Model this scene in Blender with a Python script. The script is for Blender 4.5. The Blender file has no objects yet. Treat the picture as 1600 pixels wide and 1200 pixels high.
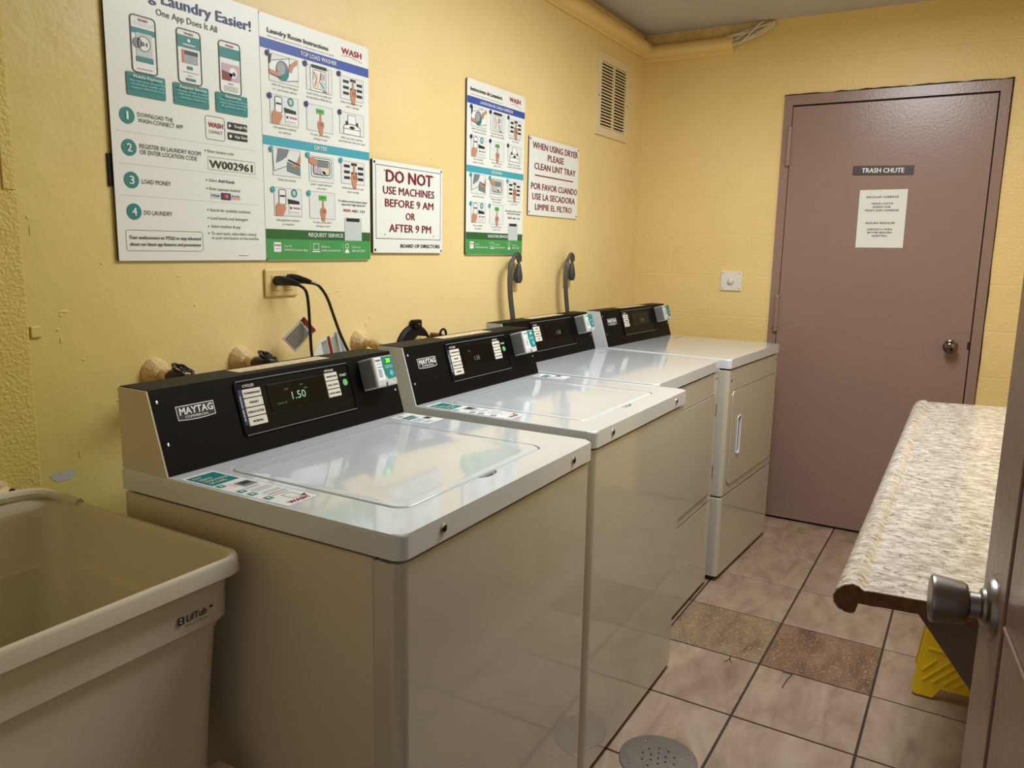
import bpy, bmesh, math, random
from mathutils import Vector, Matrix
random.seed(7)
SC = bpy.context.scene
COL = SC.collection
# ------------------------------------------------------------------ camera, light, exposure
cam_d = bpy.data.cameras.new('camera'); cam = bpy.data.objects.new('camera', cam_d); COL.objects.link(cam)
FW = Vector((0.85112693, 0.497888, -0.16640458)); RT = Vector((0.5077272, -0.86128746, 0.01992491)); UP = Vector((0.1334018, 0.10144676, 0.98585623))
cam.matrix_world = Matrix(((RT.x, UP.x, -FW.x, -0.8768), (RT.y, UP.y, -FW.y, -1.6016), (RT.z, UP.z, -FW.z, 1.3519), (0, 0, 0, 1)))
cam_d.sensor_width = 36; cam_d.lens = 1212.38 / 1600 * 36
cam_d.shift_x = (800 - 803.75) / 1600; cam_d.shift_y = (590.68 - 600) / 1600
cam_d.clip_start = 0.01
SC.camera = cam
world = bpy.data.worlds.new('world'); SC.world = world; world.use_nodes = True
world.node_tree.nodes['Background'].inputs[0].default_value = (0.80, 0.84, 0.95, 1)
world.node_tree.nodes['Background'].inputs[1].default_value = 0.35
def area(name, loc, sx, sy, power, col, rot=(0, 0, 0)):
    l = bpy.data.lights.new(name, 'AREA'); l.shape = 'RECTANGLE'; l.size = sx; l.size_y = sy; l.energy = power; l.color = col
    o = bpy.data.objects.new(name, l); COL.objects.link(o); o.location = loc; o.rotation_euler = rot
    return o
area('ceiling_lamp', (1.40, -1.22, 2.38), 1.2, 0.45, 42, (0.92, 0.97, 1.02))
SC.view_settings.view_transform = 'Standard'; SC.view_settings.look = 'None'
SC.view_settings.exposure = 0.0; SC.view_settings.gamma = 1; SC.view_settings.use_curve_mapping = False

# ------------------------------------------------------------------ helpers
def s2l(c): return tuple(((x / 12.92) if x <= 0.04045 else ((x + 0.055) / 1.055) ** 2.4) for x in c)
def rgb(r, g, b): return s2l((r / 255, g / 255, b / 255)) + (1,)
MATS = {}
def mat(name, col, rough=0.5, metal=0.0, coat=0.0, emit=None, es=1.0, bump=None, var=None, spec=None, coords='Object'):
    """bump=(scale, strength, distance[, detail]); var=(scale, amount, second colour)"""
    if name in MATS: return MATS[name]
    m = bpy.data.materials.new(name); m.use_nodes = True; nt = m.node_tree; b = nt.nodes['Principled BSDF']
    b.inputs['Base Color'].default_value = col; b.inputs['Roughness'].default_value = rough; b.inputs['Metallic'].default_value = metal
    b.inputs['Coat Weight'].default_value = coat; b.inputs['Coat Roughness'].default_value = 0.06
    if spec is not None: b.inputs['Specular IOR Level'].default_value = spec
    if emit: b.inputs['Emission Color'].default_value = emit; b.inputs['Emission Strength'].default_value = es
    tc = nt.nodes.new('ShaderNodeTexCoord')
    if var:
        n = nt.nodes.new('ShaderNodeTexNoise'); n.inputs['Scale'].default_value = var[0]; n.inputs['Detail'].default_value = 5
        nt.links.new(tc.outputs[coords], n.inputs['Vector'])
        r = nt.nodes.new('ShaderNodeMapRange'); r.inputs[1].default_value = 0.35; r.inputs[2].default_value = 0.7; r.inputs[4].default_value = var[1]
        nt.links.new(n.outputs['Fac'], r.inputs[0])
        mx = nt.nodes.new('ShaderNodeMixRGB'); mx.inputs[1].default_value = col; mx.inputs[2].default_value = var[2]
        nt.links.new(r.outputs[0], mx.inputs[0]); nt.links.new(mx.outputs[0], b.inputs['Base Color'])
    if bump:
        n = nt.nodes.new('ShaderNodeTexNoise'); n.inputs['Scale'].default_value = bump[0]; n.inputs['Detail'].default_value = bump[3] if len(bump) > 3 else 4
        nt.links.new(tc.outputs[coords], n.inputs['Vector'])
        bp = nt.nodes.new('ShaderNodeBump'); bp.inputs['Strength'].default_value = bump[1]; bp.inputs['Distance'].default_value = bump[2]
        nt.links.new(n.outputs['Fac'], bp.inputs['Height']); nt.links.new(bp.outputs[0], b.inputs['Normal'])
    MATS[name] = m
    return m

def link(name, me, mats, parent=None, smooth=False):
    o = bpy.data.objects.new(name, me); COL.objects.link(o)
    if not isinstance(mats, (list, tuple)): mats = [mats]
    for m in mats: me.materials.append(m)
    if smooth:
        for p in me.polygons: p.use_smooth = True
        try: me.set_sharp_from_angle(angle=math.radians(38))
        except Exception: pass
        wn = o.modifiers.new('weighted', 'WEIGHTED_NORMAL'); wn.keep_sharp = True
    if parent: o.parent = parent
    return o
def ob(name, bm, mats, parent=None, smooth=False):
    me = bpy.data.meshes.new(name); bmesh.ops.recalc_face_normals(bm, faces=bm.faces); bm.to_mesh(me); bm.free()
    return link(name, me, mats, parent, smooth)
def empty(name, loc=(0, 0, 0), rz=0, parent=None):
    o = bpy.data.objects.new(name, None); COL.objects.link(o); o.location = loc; o.rotation_euler = (0, 0, rz); o.empty_display_size = 0.1
    if parent: o.parent = parent
    return o
def tag(o, label=None, cat=None, group=None, kind=None):
    if label: o['label'] = label
    if cat: o['category'] = cat
    if group: o['group'] = group
    if kind: o['kind'] = kind
    return o
def box(bm, a, b, bev=0.0, seg=2):
    r = bmesh.ops.create_cube(bm, size=1)
    vs = r['verts']
    for v in vs:
        v.co = Vector([(a[i] + b[i]) / 2 + v.co[i] * (b[i] - a[i]) for i in range(3)])
    if bev > 0:
        es = list({e for v in vs for e in v.link_edges})
        bmesh.ops.bevel(bm, geom=es, offset=bev, segments=seg, profile=0.5, affect='EDGES')
    return bm
def B(*args, **k): return box(bmesh.new(), *args, **k)
def rr(x0, y0, x1, y1, r, seg=4, corners=(1, 1, 1, 1)):
    """rounded rectangle CCW; corners order: (x0y0, x1y0, x1y1, x0y1)"""
    P = []
    for k, (cx, cy, a0) in enumerate([(x0, y0, 180), (x1, y0, 270), (x1, y1, 0), (x0, y1, 90)]):
        if not corners[k] or r <= 0: P.append((cx, cy)); continue
        ox = cx + (r if cx == x0 else -r); oy = cy + (r if cy == y0 else -r)
        for i in range(seg + 1):
            a = math.radians(a0 + 90 * i / seg); P.append((ox + r * math.cos(a), oy + r * math.sin(a)))
    return P
def prism(bm, pts, h0, h1, axis='z', bev=0.0, seg=2):
    def T(p, h):
        if axis == 'z': return (p[0], p[1], h)
        if axis == 'x': return (h, p[0], p[1])
        return (p[0], h, p[1])
    a = [bm.verts.new(T(p, h0)) for p in pts]; b = [bm.verts.new(T(p, h1)) for p in pts]
    fa = bm.faces.new(a); fb = bm.faces.new(b); n = len(pts)
    for i in range(n): bm.faces.new((a[i], a[(i + 1) % n], b[(i + 1) % n], b[i]))
    if bev > 0:
        bmesh.ops.bevel(bm, geom=list(fb.edges), offset=bev, segments=seg, profile=0.5, affect='EDGES')
    return bm
def lathe(bm, prof, seg=24, loc=(0, 0, 0), d=(0, 0, 1)):
    """prof: list (r, h) along axis d"""
    q = Vector((0, 0, 1)).rotation_difference(Vector(d).normalized()); rings = []
    for r, h in prof:
        if r < 1e-6: rings.append([bm.verts.new(q @ Vector((0, 0, h)) + Vector(loc))]); continue
        rings.append([bm.verts.new(q @ Vector((r * math.cos(2 * math.pi * i / seg), r * math.sin(2 * math.pi * i / seg), h)) + Vector(loc)) for i in range(seg)])
    for A, C in zip(rings, rings[1:]):
        for i in range(seg):
            j = (i + 1) % seg
            if len(A) == 1 and len(C) == 1: continue
            if len(A) == 1: bm.faces.new((A[0], C[i], C[j]))
            elif len(C) == 1: bm.faces.new((A[i], A[j], C[0]))
            else: bm.faces.new((A[i], A[j], C[j], C[i]))
    if len(rings[0]) > 1: bm.faces.new(rings[0])
    if len(rings[-1]) > 1: bm.faces.new(rings[-1])
    return bm
def spline(pts, n=8):
    P = [Vector(p) for p in pts]; P = [P[0] * 2 - P[1]] + P + [P[-1] * 2 - P[-2]]; out = []
    for i in range(1, len(P) - 2):
        for k in range(n):
            t = k / n; a, b, c, d = P[i - 1:i + 3]
            out.append(0.5 * ((2 * b) + (c - a) * t + (2 * a - 5 * b + 4 * c - d) * t * t + (3 * b - a - 3 * c + d) * t ** 3))
    out.append(P[-2]); return out
def tube(bm, pts, r, seg=8, flat=1.0, up=(0, 1, 0)):
    rings = []; P = [Vector(p) for p in pts]; U = Vector(up)
    for i, p in enumerate(P):
        t = (P[min(i + 1, len(P) - 1)] - P[max(i - 1, 0)]).normalized()
        a = t.cross(U)
        if a.length < 1e-3: a = t.cross(Vector((1, 0, 0)))
        a.normalize(); b = a.cross(t).normalized(); U = b
        rr_ = r[i] if isinstance(r, (list, tuple)) else r
        rings.append([bm.verts.new(p + a * math.cos(2 * math.pi * k / seg) * rr_ * flat + b * math.sin(2 * math.pi * k / seg) * rr_) for k in range(seg)])
    for A, C in zip(rings, rings[1:]):
        for k in range(seg): bm.faces.new((A[k], A[(k + 1) % seg], C[(k + 1) % seg], C[k]))
    bm.faces.new(rings[0]); bm.faces.new(rings[-1]); return bm
def loft(bm, rings, cap0=True, cap1=True):
    R = [[bm.verts.new(p) for p in r] for r in rings]; n = len(R[0])
    for A, C in zip(R, R[1:]):
        for k in range(n): bm.faces.new((A[k], A[(k + 1) % n], C[(k + 1) % n], C[k]))
    if cap0: bm.faces.new(R[0])
    if cap1: bm.faces.new(R[-1])
    return bm
def carve(o, cutters):
    """boolean-subtract the cutter meshes from o, in mesh data (no ops)"""
    tmp = []
    for bm in cutters:
        me = bpy.data.meshes.new('cut'); bmesh.ops.recalc_face_normals(bm, faces=bm.faces); bm.to_mesh(me); bm.free()
        c = bpy.data.objects.new('cut', me); COL.objects.link(c); tmp.append(c)
        c.matrix_world = o.matrix_basis if not o.parent else Matrix.Identity(4)
    par = o.parent; o.parent = None; wnm = len(o.modifiers) > 0; o.modifiers.clear()
    for c in tmp:
        m = o.modifiers.new('b', 'BOOLEAN'); m.operation = 'DIFFERENCE'; m.object = c; m.solver = 'EXACT'
    dg = bpy.context.evaluated_depsgraph_get(); dg.update()
    me = bpy.data.meshes.new_from_object(o.evaluated_get(dg)); o.modifiers.clear(); old = o.data; o.data = me; me.name = old.name
    for c in tmp: bpy.data.objects.remove(c)
    o.parent = par
    if wnm: o.modifiers.new('weighted', 'WEIGHTED_NORMAL').keep_sharp = True
    return o

# ---- flat print: text, rectangles and pictograms laid on a sheet
_tc = {}
def glyphs(s, bold):
    k = s
    if k in _tc: return _tc[k]
    cu = bpy.data.curves.new('t', 'FONT'); cu.body = s; cu.size = 1; cu.resolution_u = 2; cu.offset = 0.0
    o = bpy.data.objects.new('t', cu); COL.objects.link(o)
    dg = bpy.context.evaluated_depsgraph_get(); me = bpy.data.meshes.new_from_object(o.evaluated_get(dg))
    V = [(v.co.x, v.co.y) for v in me.vertices]; F = [tuple(p.vertices) for p in me.polygons]
    bpy.data.objects.remove(o); bpy.data.curves.remove(cu); bpy.data.meshes.remove(me)
    x0 = min((v[0] for v in V), default=0); x1 = max((v[0] for v in V), default=1)
    _tc[k] = (V, F, x0, x1); return _tc[k]
INK = {'ink': (34, 34, 40), 'navy': (30, 52, 112), 'teal': (8, 128, 126), 'white': (236, 238, 236), 'red': (178, 28, 48), 'maroon': (128, 24, 34),
       'blue': (52, 84, 168), 'cyan': (62, 164, 182), 'dgreen': (36, 98, 50), 'green': (66, 152, 80), 'grey': (158, 164, 170), 'fig': (222, 228, 226),
       'panel': (196, 206, 204), 'skin': (196, 138, 106), 'lime': (80, 180, 70), 'line': (120, 128, 132), 'pink': (198, 170, 182), 'sand': (226, 206, 170), 'sky': (170, 214, 218), 'orange': (216, 110, 60), 'spot': (190, 188, 176)}
def inkmat(c, em=False):
    if isinstance(c, str) and c.startswith('glow'):
        cc = {'glow_white': (150, 190, 175), 'glow_green': (60, 130, 90), 'glow_lime': (130, 255, 40)}[c]
        return mat('print_' + c, rgb(*cc), 0.4, emit=rgb(*cc), es=0.22 if c != 'glow_lime' else 1.4)
    return mat('print_' + c, rgb(*INK[c]), 0.45)
class Sheet:
    def __init__(s, O, U, V, N): s.O, s.U, s.V, s.N = map(Vector, (O, U, V, N)); s.vs = []; s.fs = []; s.ms = []; s.names = []
    def mi(s, c):
        if c not in s.names: s.names.append(c)
        return s.names.index(c)
    def add(s, V, F, c, layer=1):
        b = len(s.vs)
        for u, v in V: s.vs.append(s.O + s.U * u + s.V * v + s.N * (0.00035 * layer))
        m = s.mi(c)
        for f in F: s.fs.append(tuple(b + i for i in f)); s.ms.append(m)
    def poly(s, pts, c, layer=1): s.add(pts, [tuple(range(len(pts)))], c, layer)
    def rect(s, x0, y0, x1, y1, c, layer=1, r=0): s.poly(rr(min(x0, x1), min(y0, y1), max(x0, x1), max(y0, y1), r, 3), c, layer)
    def frame(s, x0, y0, x1, y1, c, w, layer=1, r=0):
        A = rr(x0, y0, x1, y1, r, 3); C = rr(x0 + w, y0 + w, x1 - w, y1 - w, max(r - w, 0) if r else 0, 3)
        if r and r - w <= 0: C = rr(x0 + w, y0 + w, x1 - w, y1 - w, 1e-5, 3)
        n = len(A); s.add(A + C, [(i, (i + 1) % n, n + (i + 1) % n, n + i) for i in range(n)], c, layer)
    def disc(s, x, y, r, c, layer=1, n=20, sy=1): s.poly([(x + r * math.cos(2 * math.pi * i / n), y + sy * r * math.sin(2 * math.pi * i / n)) for i in range(n)], c, layer)
    def ring(s, x, y, r, w, c, layer=1, n=20):
        A = [(x + r * math.cos(2 * math.pi * i / n), y + r * math.sin(2 * math.pi * i / n)) for i in range(n)]; C = [(x + (r - w) * math.cos(2 * math.pi * i / n), y + (r - w) * math.sin(2 * math.pi * i / n)) for i in range(n)]
        s.add(A + C, [(i, (i + 1) % n, n + (i + 1) % n, n + i) for i in range(n)], c, layer)
    def bar(s, x0, y0, x1, y1, w, c, layer=1):
        dx, dy = x1 - x0, y1 - y0; L = math.hypot(dx, dy) or 1; nx, ny = -dy / L * w / 2, dx / L * w / 2
        s.poly([(x0 + nx, y0 + ny), (x0 - nx, y0 - ny), (x1 - nx, y1 - ny), (x1 + nx, y1 + ny)], c, layer)
    def line(s, P, w, c, layer=1):
        for a, b in zip(P, P[1:]): s.bar(*a, *b, w, c, layer)
    def dots(s, x0, y0, x1, y1, c, n, w, layer=1):
        for i in range(n):
            t = i / (n - 1); s.rect(x0 + (x1 - x0) * t - w / 2, y0 + (y1 - y0) * t - w / 2, x0 + (x1 - x0) * t + w / 2, y0 + (y1 - y0) * t + w / 2, c, layer)
    def text(s, t, c, x0, y, x1, h, layer=2, bold=False, rot=False, slant=0.0):
        V, F, a, b = glyphs(t, bold); k = (x1 - x0) / (b - a); q = h / 0.70
        P = [((vx - a) * k + x0 + slant * vy * q, vy * q + y) for vx, vy in V]
        if rot: P = [(x0 - (vy * q), y + (vx - a) * (x1 - x0) / (b - a)) for vx, vy in V]
        s.add(P, F, c, layer)
        if bold:   # heavier weight: two more strikes of the same letters, shifted by a hair
            e = h * (0.035 if bold is True or bold == 1 else bold)
            for q_, (sx_, sy_) in enumerate(((-e, 0), (e, 0), (0, e * 0.7))): s.add([(px + sx_, py + sy_) for px, py in P], F, c, layer + 0.32 * (q_ + 1))
    def done(s, name, parent):
        me = bpy.data.meshes.new(name); me.from_pydata([tuple(v) for v in s.vs], [], s.fs)
        me.polygons.foreach_set('material_index', s.ms); me.update()
        o = link(name, me, [inkmat(c) for c in s.names], parent); o['kind'] = 'stuff'; return o

# ------------------------------------------------------------------ materials
def wall_paint(name, c1, c2, bs, bstr, bricks=False, olive_light=None):
    m = bpy.data.materials.new(name); m.use_nodes = True; nt = m.node_tree; N = nt.nodes; L = nt.links; b = N['Principled BSDF']
    tc = N.new('ShaderNodeTexCoord'); b.inputs['Roughness'].default_value = 0.42
    n1 = N.new('ShaderNodeTexNoise'); n1.inputs['Scale'].default_value = 1.6; n1.inputs['Detail'].default_value = 6; L.new(tc.outputs['Object'], n1.inputs['Vector'])
    mx = N.new('ShaderNodeMixRGB'); mx.inputs[1].default_value = c1; mx.inputs[2].default_value = c2
    mr = N.new('ShaderNodeMapRange'); mr.inputs[1].default_value = .35; mr.inputs[2].default_value = .7; L.new(n1.outputs['Fac'], mr.inputs[0]); L.new(mr.outputs[0], mx.inputs[0])
    out = mx.outputs[0]
    # small chips and specks in the paint
    n3 = N.new('ShaderNodeTexVoronoi'); n3.inputs['Scale'].default_value = 9; L.new(tc.outputs['Object'], n3.inputs['Vector'])
    m3 = N.new('ShaderNodeMapRange'); m3.inputs[1].default_value = 0.018; m3.inputs[2].default_value = 0.026; m3.inputs[3].default_value = 0.55; m3.inputs[4].default_value = 0; L.new(n3.outputs['Distance'], m3.inputs[0])
    mx3 = N.new('ShaderNodeMixRGB'); mx3.inputs[2].default_value = rgb(120, 92, 50); L.new(m3.outputs[0], mx3.inputs[0]); L.new(out, mx3.inputs[1]); out = mx3.outputs[0]
    if olive_light:  # olive tint of the light, painted into the wall colour towards the left
        sx = N.new('ShaderNodeSeparateXYZ'); L.new(tc.outputs['Object'], sx.inputs[0])
        ad = N.new('ShaderNodeMath'); ad.operation = 'MULTIPLY_ADD'; L.new(n1.outputs['Fac'], ad.inputs[0]); ad.inputs[1].default_value = 0.9; L.new(sx.outputs[0], ad.inputs[2])
        r = N.new('ShaderNodeMapRange'); r.inputs[1].default_value = 0.35; r.inputs[2].default_value = 1.0; r.inputs[3].default_value = 1; r.inputs[4].default_value = 0; L.new(ad.outputs[0], r.inputs[0])
        m4 = N.new('ShaderNodeMixRGB'); m4.inputs[2].default_value = olive_light; L.new(r.outputs[0], m4.inputs[0]); L.new(out, m4.inputs[1]); out = m4.outputs[0]
    L.new(out, b.inputs['Base Color'])
    n2 = N.new('ShaderNodeTexNoise'); n2.inputs['Scale'].default_value = bs; n2.inputs['Detail'].default_value = 3; L.new(tc.outputs['Object'], n2.inputs['Vector'])
    bp = N.new('ShaderNodeBump'); bp.inputs['Strength'].default_value = bstr; bp.inputs['Distance'].default_value = 0.004; L.new(n2.outputs['Fac'], bp.inputs['Height'])
    n5 = N.new('ShaderNodeTexNoise'); n5.inputs['Scale'].default_value = 5; n5.inputs['Detail'].default_value = 2; L.new(tc.outputs['Object'], n5.inputs['Vector'])
    bp2 = N.new('ShaderNodeBump'); bp2.inputs['Strength'].default_value = 0.25; bp2.inputs['Distance'].default_value = 0.03; L.new(n5.outputs['Fac'], bp2.inputs['Height']); L.new(bp.outputs[0], bp2.inputs['Normal'])
    last = bp2
    if bricks:
        mp = N.new('ShaderNodeMapping'); mp.inputs['Rotation'].default_value = (math.pi / 2, 0, math.pi / 2); L.new(tc.outputs['Object'], mp.inputs[0])
        cb = N.new('ShaderNodeCombineXYZ'); s2 = N.new('ShaderNodeSeparateXYZ'); L.new(tc.outputs['Object'], s2.inputs[0]); L.new(s2.outputs[1], cb.inputs[0]); L.new(s2.outputs[2], cb.inputs[1])
        bk = N.new('ShaderNodeTexBrick'); bk.inputs['Scale'].default_value = 1; bk.inputs['Mortar Size'].default_value = 0.006; bk.inputs['Mortar Smooth'].default_value = 1.0
        bk.inputs['Brick Width'].default_value = 0.41; bk.inputs['Row Height'].default_value = 0.205; L.new(cb.outputs[0], bk.inputs['Vector'])
        b3 = N.new('ShaderNodeBump'); b3.invert = True; b3.inputs['Strength'].default_value = 0.35; b3.inputs['Distance'].default_value = 0.002
        L.new(bk.outputs['Fac'], b3.inputs['Height']); L.new(last.outputs[0], b3.inputs['Normal']); last = b3
    L.new(last.outputs[0], b.inputs['Normal'])
    return m
YEL = wall_paint('yellow_wall_paint', rgb(238, 214, 154), rgb(233, 207, 144), 60, 0.25, olive_light=rgb(214, 196, 112))
YELF = wall_paint('yellow_block_paint', rgb(240, 212, 144), rgb(233, 203, 134), 90, 0.6, bricks=True)
YELR = wall_paint('rough_yellow_plaster', rgb(216, 196, 106), rgb(208, 186, 98), 150, 0.8)  # greener than the main wall: olive light cast put into the colour
YTRIM = mat('yellow_trim_paint', rgb(238, 208, 142), 0.4, bump=(30, 0.2, 0.003))
CEIL = mat('ceiling_plaster', rgb(196, 192, 192), 0.9, bump=(120, 0.5, 0.004), var=(3, 0.5, rgb(176, 170, 168)))
MAUVE = mat('mauve_door_paint', rgb(148, 121, 108), 0.27, bump=(95, 0.13, 0.003, 2), var=(3, 0.4, rgb(142, 115, 103)))
MAUVE2 = mat('worn_mauve_paint', rgb(140, 112, 98), 0.3, bump=(60, 0.2, 0.003, 2), var=(4, 0.5, rgb(128, 100, 88)))
DARK = mat('dark_gap', rgb(30, 24, 22), 0.8)
ENAM = mat('white_enamel', rgb(212, 219, 223), 0.10, coat=0.6, bump=(2.2, 0.035, 0.01, 1))
ENAMS = mat('cream_enamel_panel', rgb(194, 190, 174), 0.07, coat=0.6, bump=(2.5, 0.02, 0.01, 1))
SIDE = mat('cream_enamel_side', rgb(208, 198, 176), 0.35)
BLK = mat('black_panel', rgb(5, 5, 6), 0.5, spec=0.12)
BLKG = mat('black_gloss_bezel', rgb(5, 5, 6), 0.4, spec=0.14)
GLINT = mat('bezel_glint_grey', rgb(130, 132, 136), 0.35)
DISP = mat('display_window', rgb(5, 5, 5), 0.15, spec=0.15)
BTN = mat('ivory_button', rgb(222, 218, 204), 0.4)
GRNB = mat('green_button', rgb(110, 190, 120), 0.35)
RUB = mat('black_rubber', rgb(8, 8, 9), 0.55, spec=0.25)
CHROME = mat('chrome', rgb(200, 198, 192), 0.2, metal=1.0)
NICK = mat('satin_nickel', rgb(150, 146, 140), 0.34, metal=1.0, var=(12, 0.4, rgb(120, 116, 110)))
STEEL = mat('brushed_steel', rgb(150, 146, 140), 0.42, metal=0.9, var=(30, 0.4, rgb(120, 114, 108)))
RDR = mat('grey_reader_plastic', rgb(196, 200, 200), 0.35)
RDRD = mat('dark_grey_reader_side', rgb(120, 120, 118), 0.4)
TUBM = mat('cream_tub_plastic', rgb(212, 204, 182), 0.38, bump=(8, 0.05, 0.01), var=(6, 0.35, rgb(198, 188, 160)))
TUBI = TUBM
PAPER = mat('white_paper', rgb(226, 228, 220), 0.7)
SIGNW = mat('white_sign_board', rgb(232, 236, 230), 0.35)
SIGNE = mat('board_edge', rgb(70, 66, 58), 0.6)
CORDB = mat('black_cord', rgb(20, 19, 20), 0.35)
CORDG = mat('grey_cord', rgb(78, 76, 74), 0.5)
PLATE = mat('painted_cover_plate', rgb(226, 200, 132), 0.4)
VENTM = mat('cream_vent_metal', rgb(228, 212, 170), 0.4)
ROS = mat('crusted_painted_flange', rgb(230, 206, 156), 0.7, bump=(120, 0.9, 0.006), var=(45, 0.7, rgb(196, 156, 98)))
BRASS = mat('tarnished_brass', rgb(130, 98, 54), 0.45, metal=0.6, var=(60, 0.8, rgb(70, 52, 34)))
YPL = mat('yellow_sign_plastic', rgb(244, 206, 12), 0.4)
WOODB = mat('particle_board', rgb(118, 82, 44), 0.8, bump=(300, 0.5, 0.002), var=(120, 0.7, rgb(84, 56, 30)))
BRKT = mat('grey_brown_bracket', rgb(104, 90, 80), 0.7)
GROUT = mat('dark_grout', rgb(62, 50, 42), 0.9, bump=(200, 0.4, 0.002))
WIRE = mat('white_cable', rgb(222, 214, 190), 0.45)

def tile_mat(name, c1, c2, c3, scale, speck=False):
    m = bpy.data.materials.new(name); m.use_nodes = True; N = m.node_tree.nodes; L = m.node_tree.links; b = N['Principled BSDF']
    tc = N.new('ShaderNodeTexCoord'); oi = N.new('ShaderNodeObjectInfo'); ml = N.new('ShaderNodeMath'); ml.operation = 'MULTIPLY'; ml.inputs[1].default_value = 37.0; L.new(oi.outputs['Random'], ml.inputs[0])
    n = N.new('ShaderNodeTexNoise'); n.noise_dimensions = '4D'; n.inputs['Scale'].default_value = scale; n.inputs['Detail'].default_value = 9; n.inputs['Roughness'].default_value = 0.65; n.inputs['Distortion'].default_value = 0.8
    mp = N.new('ShaderNodeMapping'); mp.inputs['Scale'].default_value = (0.6, 1.5, 1); L.new(tc.outputs['Object'], mp.inputs[0]); L.new(mp.outputs[0], n.inputs['Vector']); L.new(ml.outputs[0], n.inputs['W'])
    cr = N.new('ShaderNodeValToRGB'); cr.color_ramp.elements[0].position = 0.32; cr.color_ramp.elements[0].color = c1; cr.color_ramp.elements[1].position = 0.72; cr.color_ramp.elements[1].color = c3
    e = cr.color_ramp.elements.new(0.5); e.color = c2; L.new(n.outputs['Fac'], cr.inputs[0])
    hs = N.new('ShaderNodeHueSaturation'); mr = N.new('ShaderNodeMapRange'); mr.inputs[3].default_value = 0.93; mr.inputs[4].default_value = 1.07; L.new(oi.outputs['Random'], mr.inputs[0]); L.new(mr.outputs[0], hs.inputs['Value'])
    out = cr.outputs[0]
    if speck:
        v = N.new('ShaderNodeTexNoise'); v.noise_dimensions = '4D'; v.inputs['Scale'].default_value = 120; v.inputs['Detail'].default_value = 3; L.new(tc.outputs['Object'], v.inputs['Vector']); L.new(ml.outputs[0], v.inputs['W'])
        r2 = N.new('ShaderNodeMapRange'); r2.inputs[1].default_value = .56; r2.inputs[2].default_value = .66; r2.inputs[4].default_value = 0.45; L.new(v.outputs['Fac'], r2.inputs[0])
        mx = N.new('ShaderNodeMixRGB'); mx.inputs[2].default_value = rgb(206, 184, 138); L.new(r2.outputs[0], mx.inputs[0]); L.new(out, mx.inputs[1]); out = mx.outputs[0]
    L.new(out, hs.inputs['Color']); L.new(hs.outputs[0], b.inputs['Base Color']); b.inputs['Roughness'].default_value = 0.42
    n2 = N.new('ShaderNodeTexNoise'); n2.inputs['Scale'].default_value = 22; n2.inputs['Detail'].default_value = 6; L.new(tc.outputs['Object'], n2.inputs['Vector'])
    bp = N.new('ShaderNodeBump'); bp.inputs['Strength'].default_value = 0.2; bp.inputs['Distance'].default_value = 0.003; L.new(n2.outputs['Fac'], bp.inputs['Height']); L.new(bp.outputs[0], b.inputs['Normal'])
    return m
TILE = tile_mat('rose_beige_tile', rgb(130, 106, 88), rgb(158, 134, 112), rgb(178, 156, 134), 7)
TILE2 = tile_mat('speckled_brown_tile', rgb(92, 68, 52), rgb(122, 92, 70), rgb(146, 116, 90), 9, True)
TILE3 = tile_mat('speckled_tan_tile', rgb(104, 84, 62), rgb(132, 110, 84), rgb(152, 130, 100), 9, True)

def laminate():
    m = bpy.data.materials.new('granite_look_laminate'); m.use_nodes = True; N = m.node_tree.nodes; L = m.node_tree.links; b = N['Principled BSDF']; b.inputs['Roughness'].default_value = 0.22
    b.inputs['Coat Weight'].default_value = 0.3
    tc = N.new('ShaderNodeTexCoord')
    def nz(sc, st, det=6, dist=0.6):
        mp = N.new('ShaderNodeMapping'); mp.inputs['Scale'].default_value = st; mp.inputs['Rotation'].default_value = (0, 0, 0.15); L.new(tc.outputs['Object'], mp.inputs[0])
        n = N.new('ShaderNodeTexNoise'); n.inputs['Scale'].default_value = sc; n.inputs['Detail'].default_value = det; n.inputs['Distortion'].default_value = dist; n.inputs['Roughness'].default_value = 0.7; L.new(mp.outputs[0], n.inputs['Vector']); return n
    a = nz(40, (1.5, 0.8, 1), 8, 0.3); cr = N.new('ShaderNodeValToRGB'); E = cr.color_ramp.elements
    E[0].position = 0.3; E[0].color = rgb(140, 124, 112); E[1].position = 0.60; E[1].color = rgb(222, 216, 204); e = E.new(0.46); e.color = rgb(190, 180, 164); L.new(a.outputs['Fac'], cr.inputs[0])
    v = nz(85, (1.5, 0.7, 1), 6, 0.5); r = N.new('ShaderNodeMapRange'); r.inputs[1].default_value = 0.545; r.inputs[2].default_value = 0.61; r.inputs[4].default_value = 0.85; L.new(v.outputs['Fac'], r.inputs[0])
    mx = N.new('ShaderNodeMixRGB'); mx.inputs[2].default_value = rgb(96, 78, 66); L.new(r.outputs[0], mx.inputs[0]); L.new(cr.outputs[0], mx.inputs[1])
    w = nz(120, (2.0, 0.7, 1), 4, 0.5); r2 = N.new('ShaderNodeMapRange'); r2.inputs[1].default_value = 0.54; r2.inputs[2].default_value = 0.64; r2.inputs[4].default_value = 0.65; L.new(w.outputs['Fac'], r2.inputs[0])
    m2 = N.new('ShaderNodeMixRGB'); m2.inputs[2].default_value = rgb(140, 134, 126); L.new(r2.outputs[0], m2.inputs[0]); L.new(mx.outputs[0], m2.inputs[1]); L.new(m2.outputs[0], b.inputs['Base Color'])
    return m
LAM = laminate()

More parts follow.
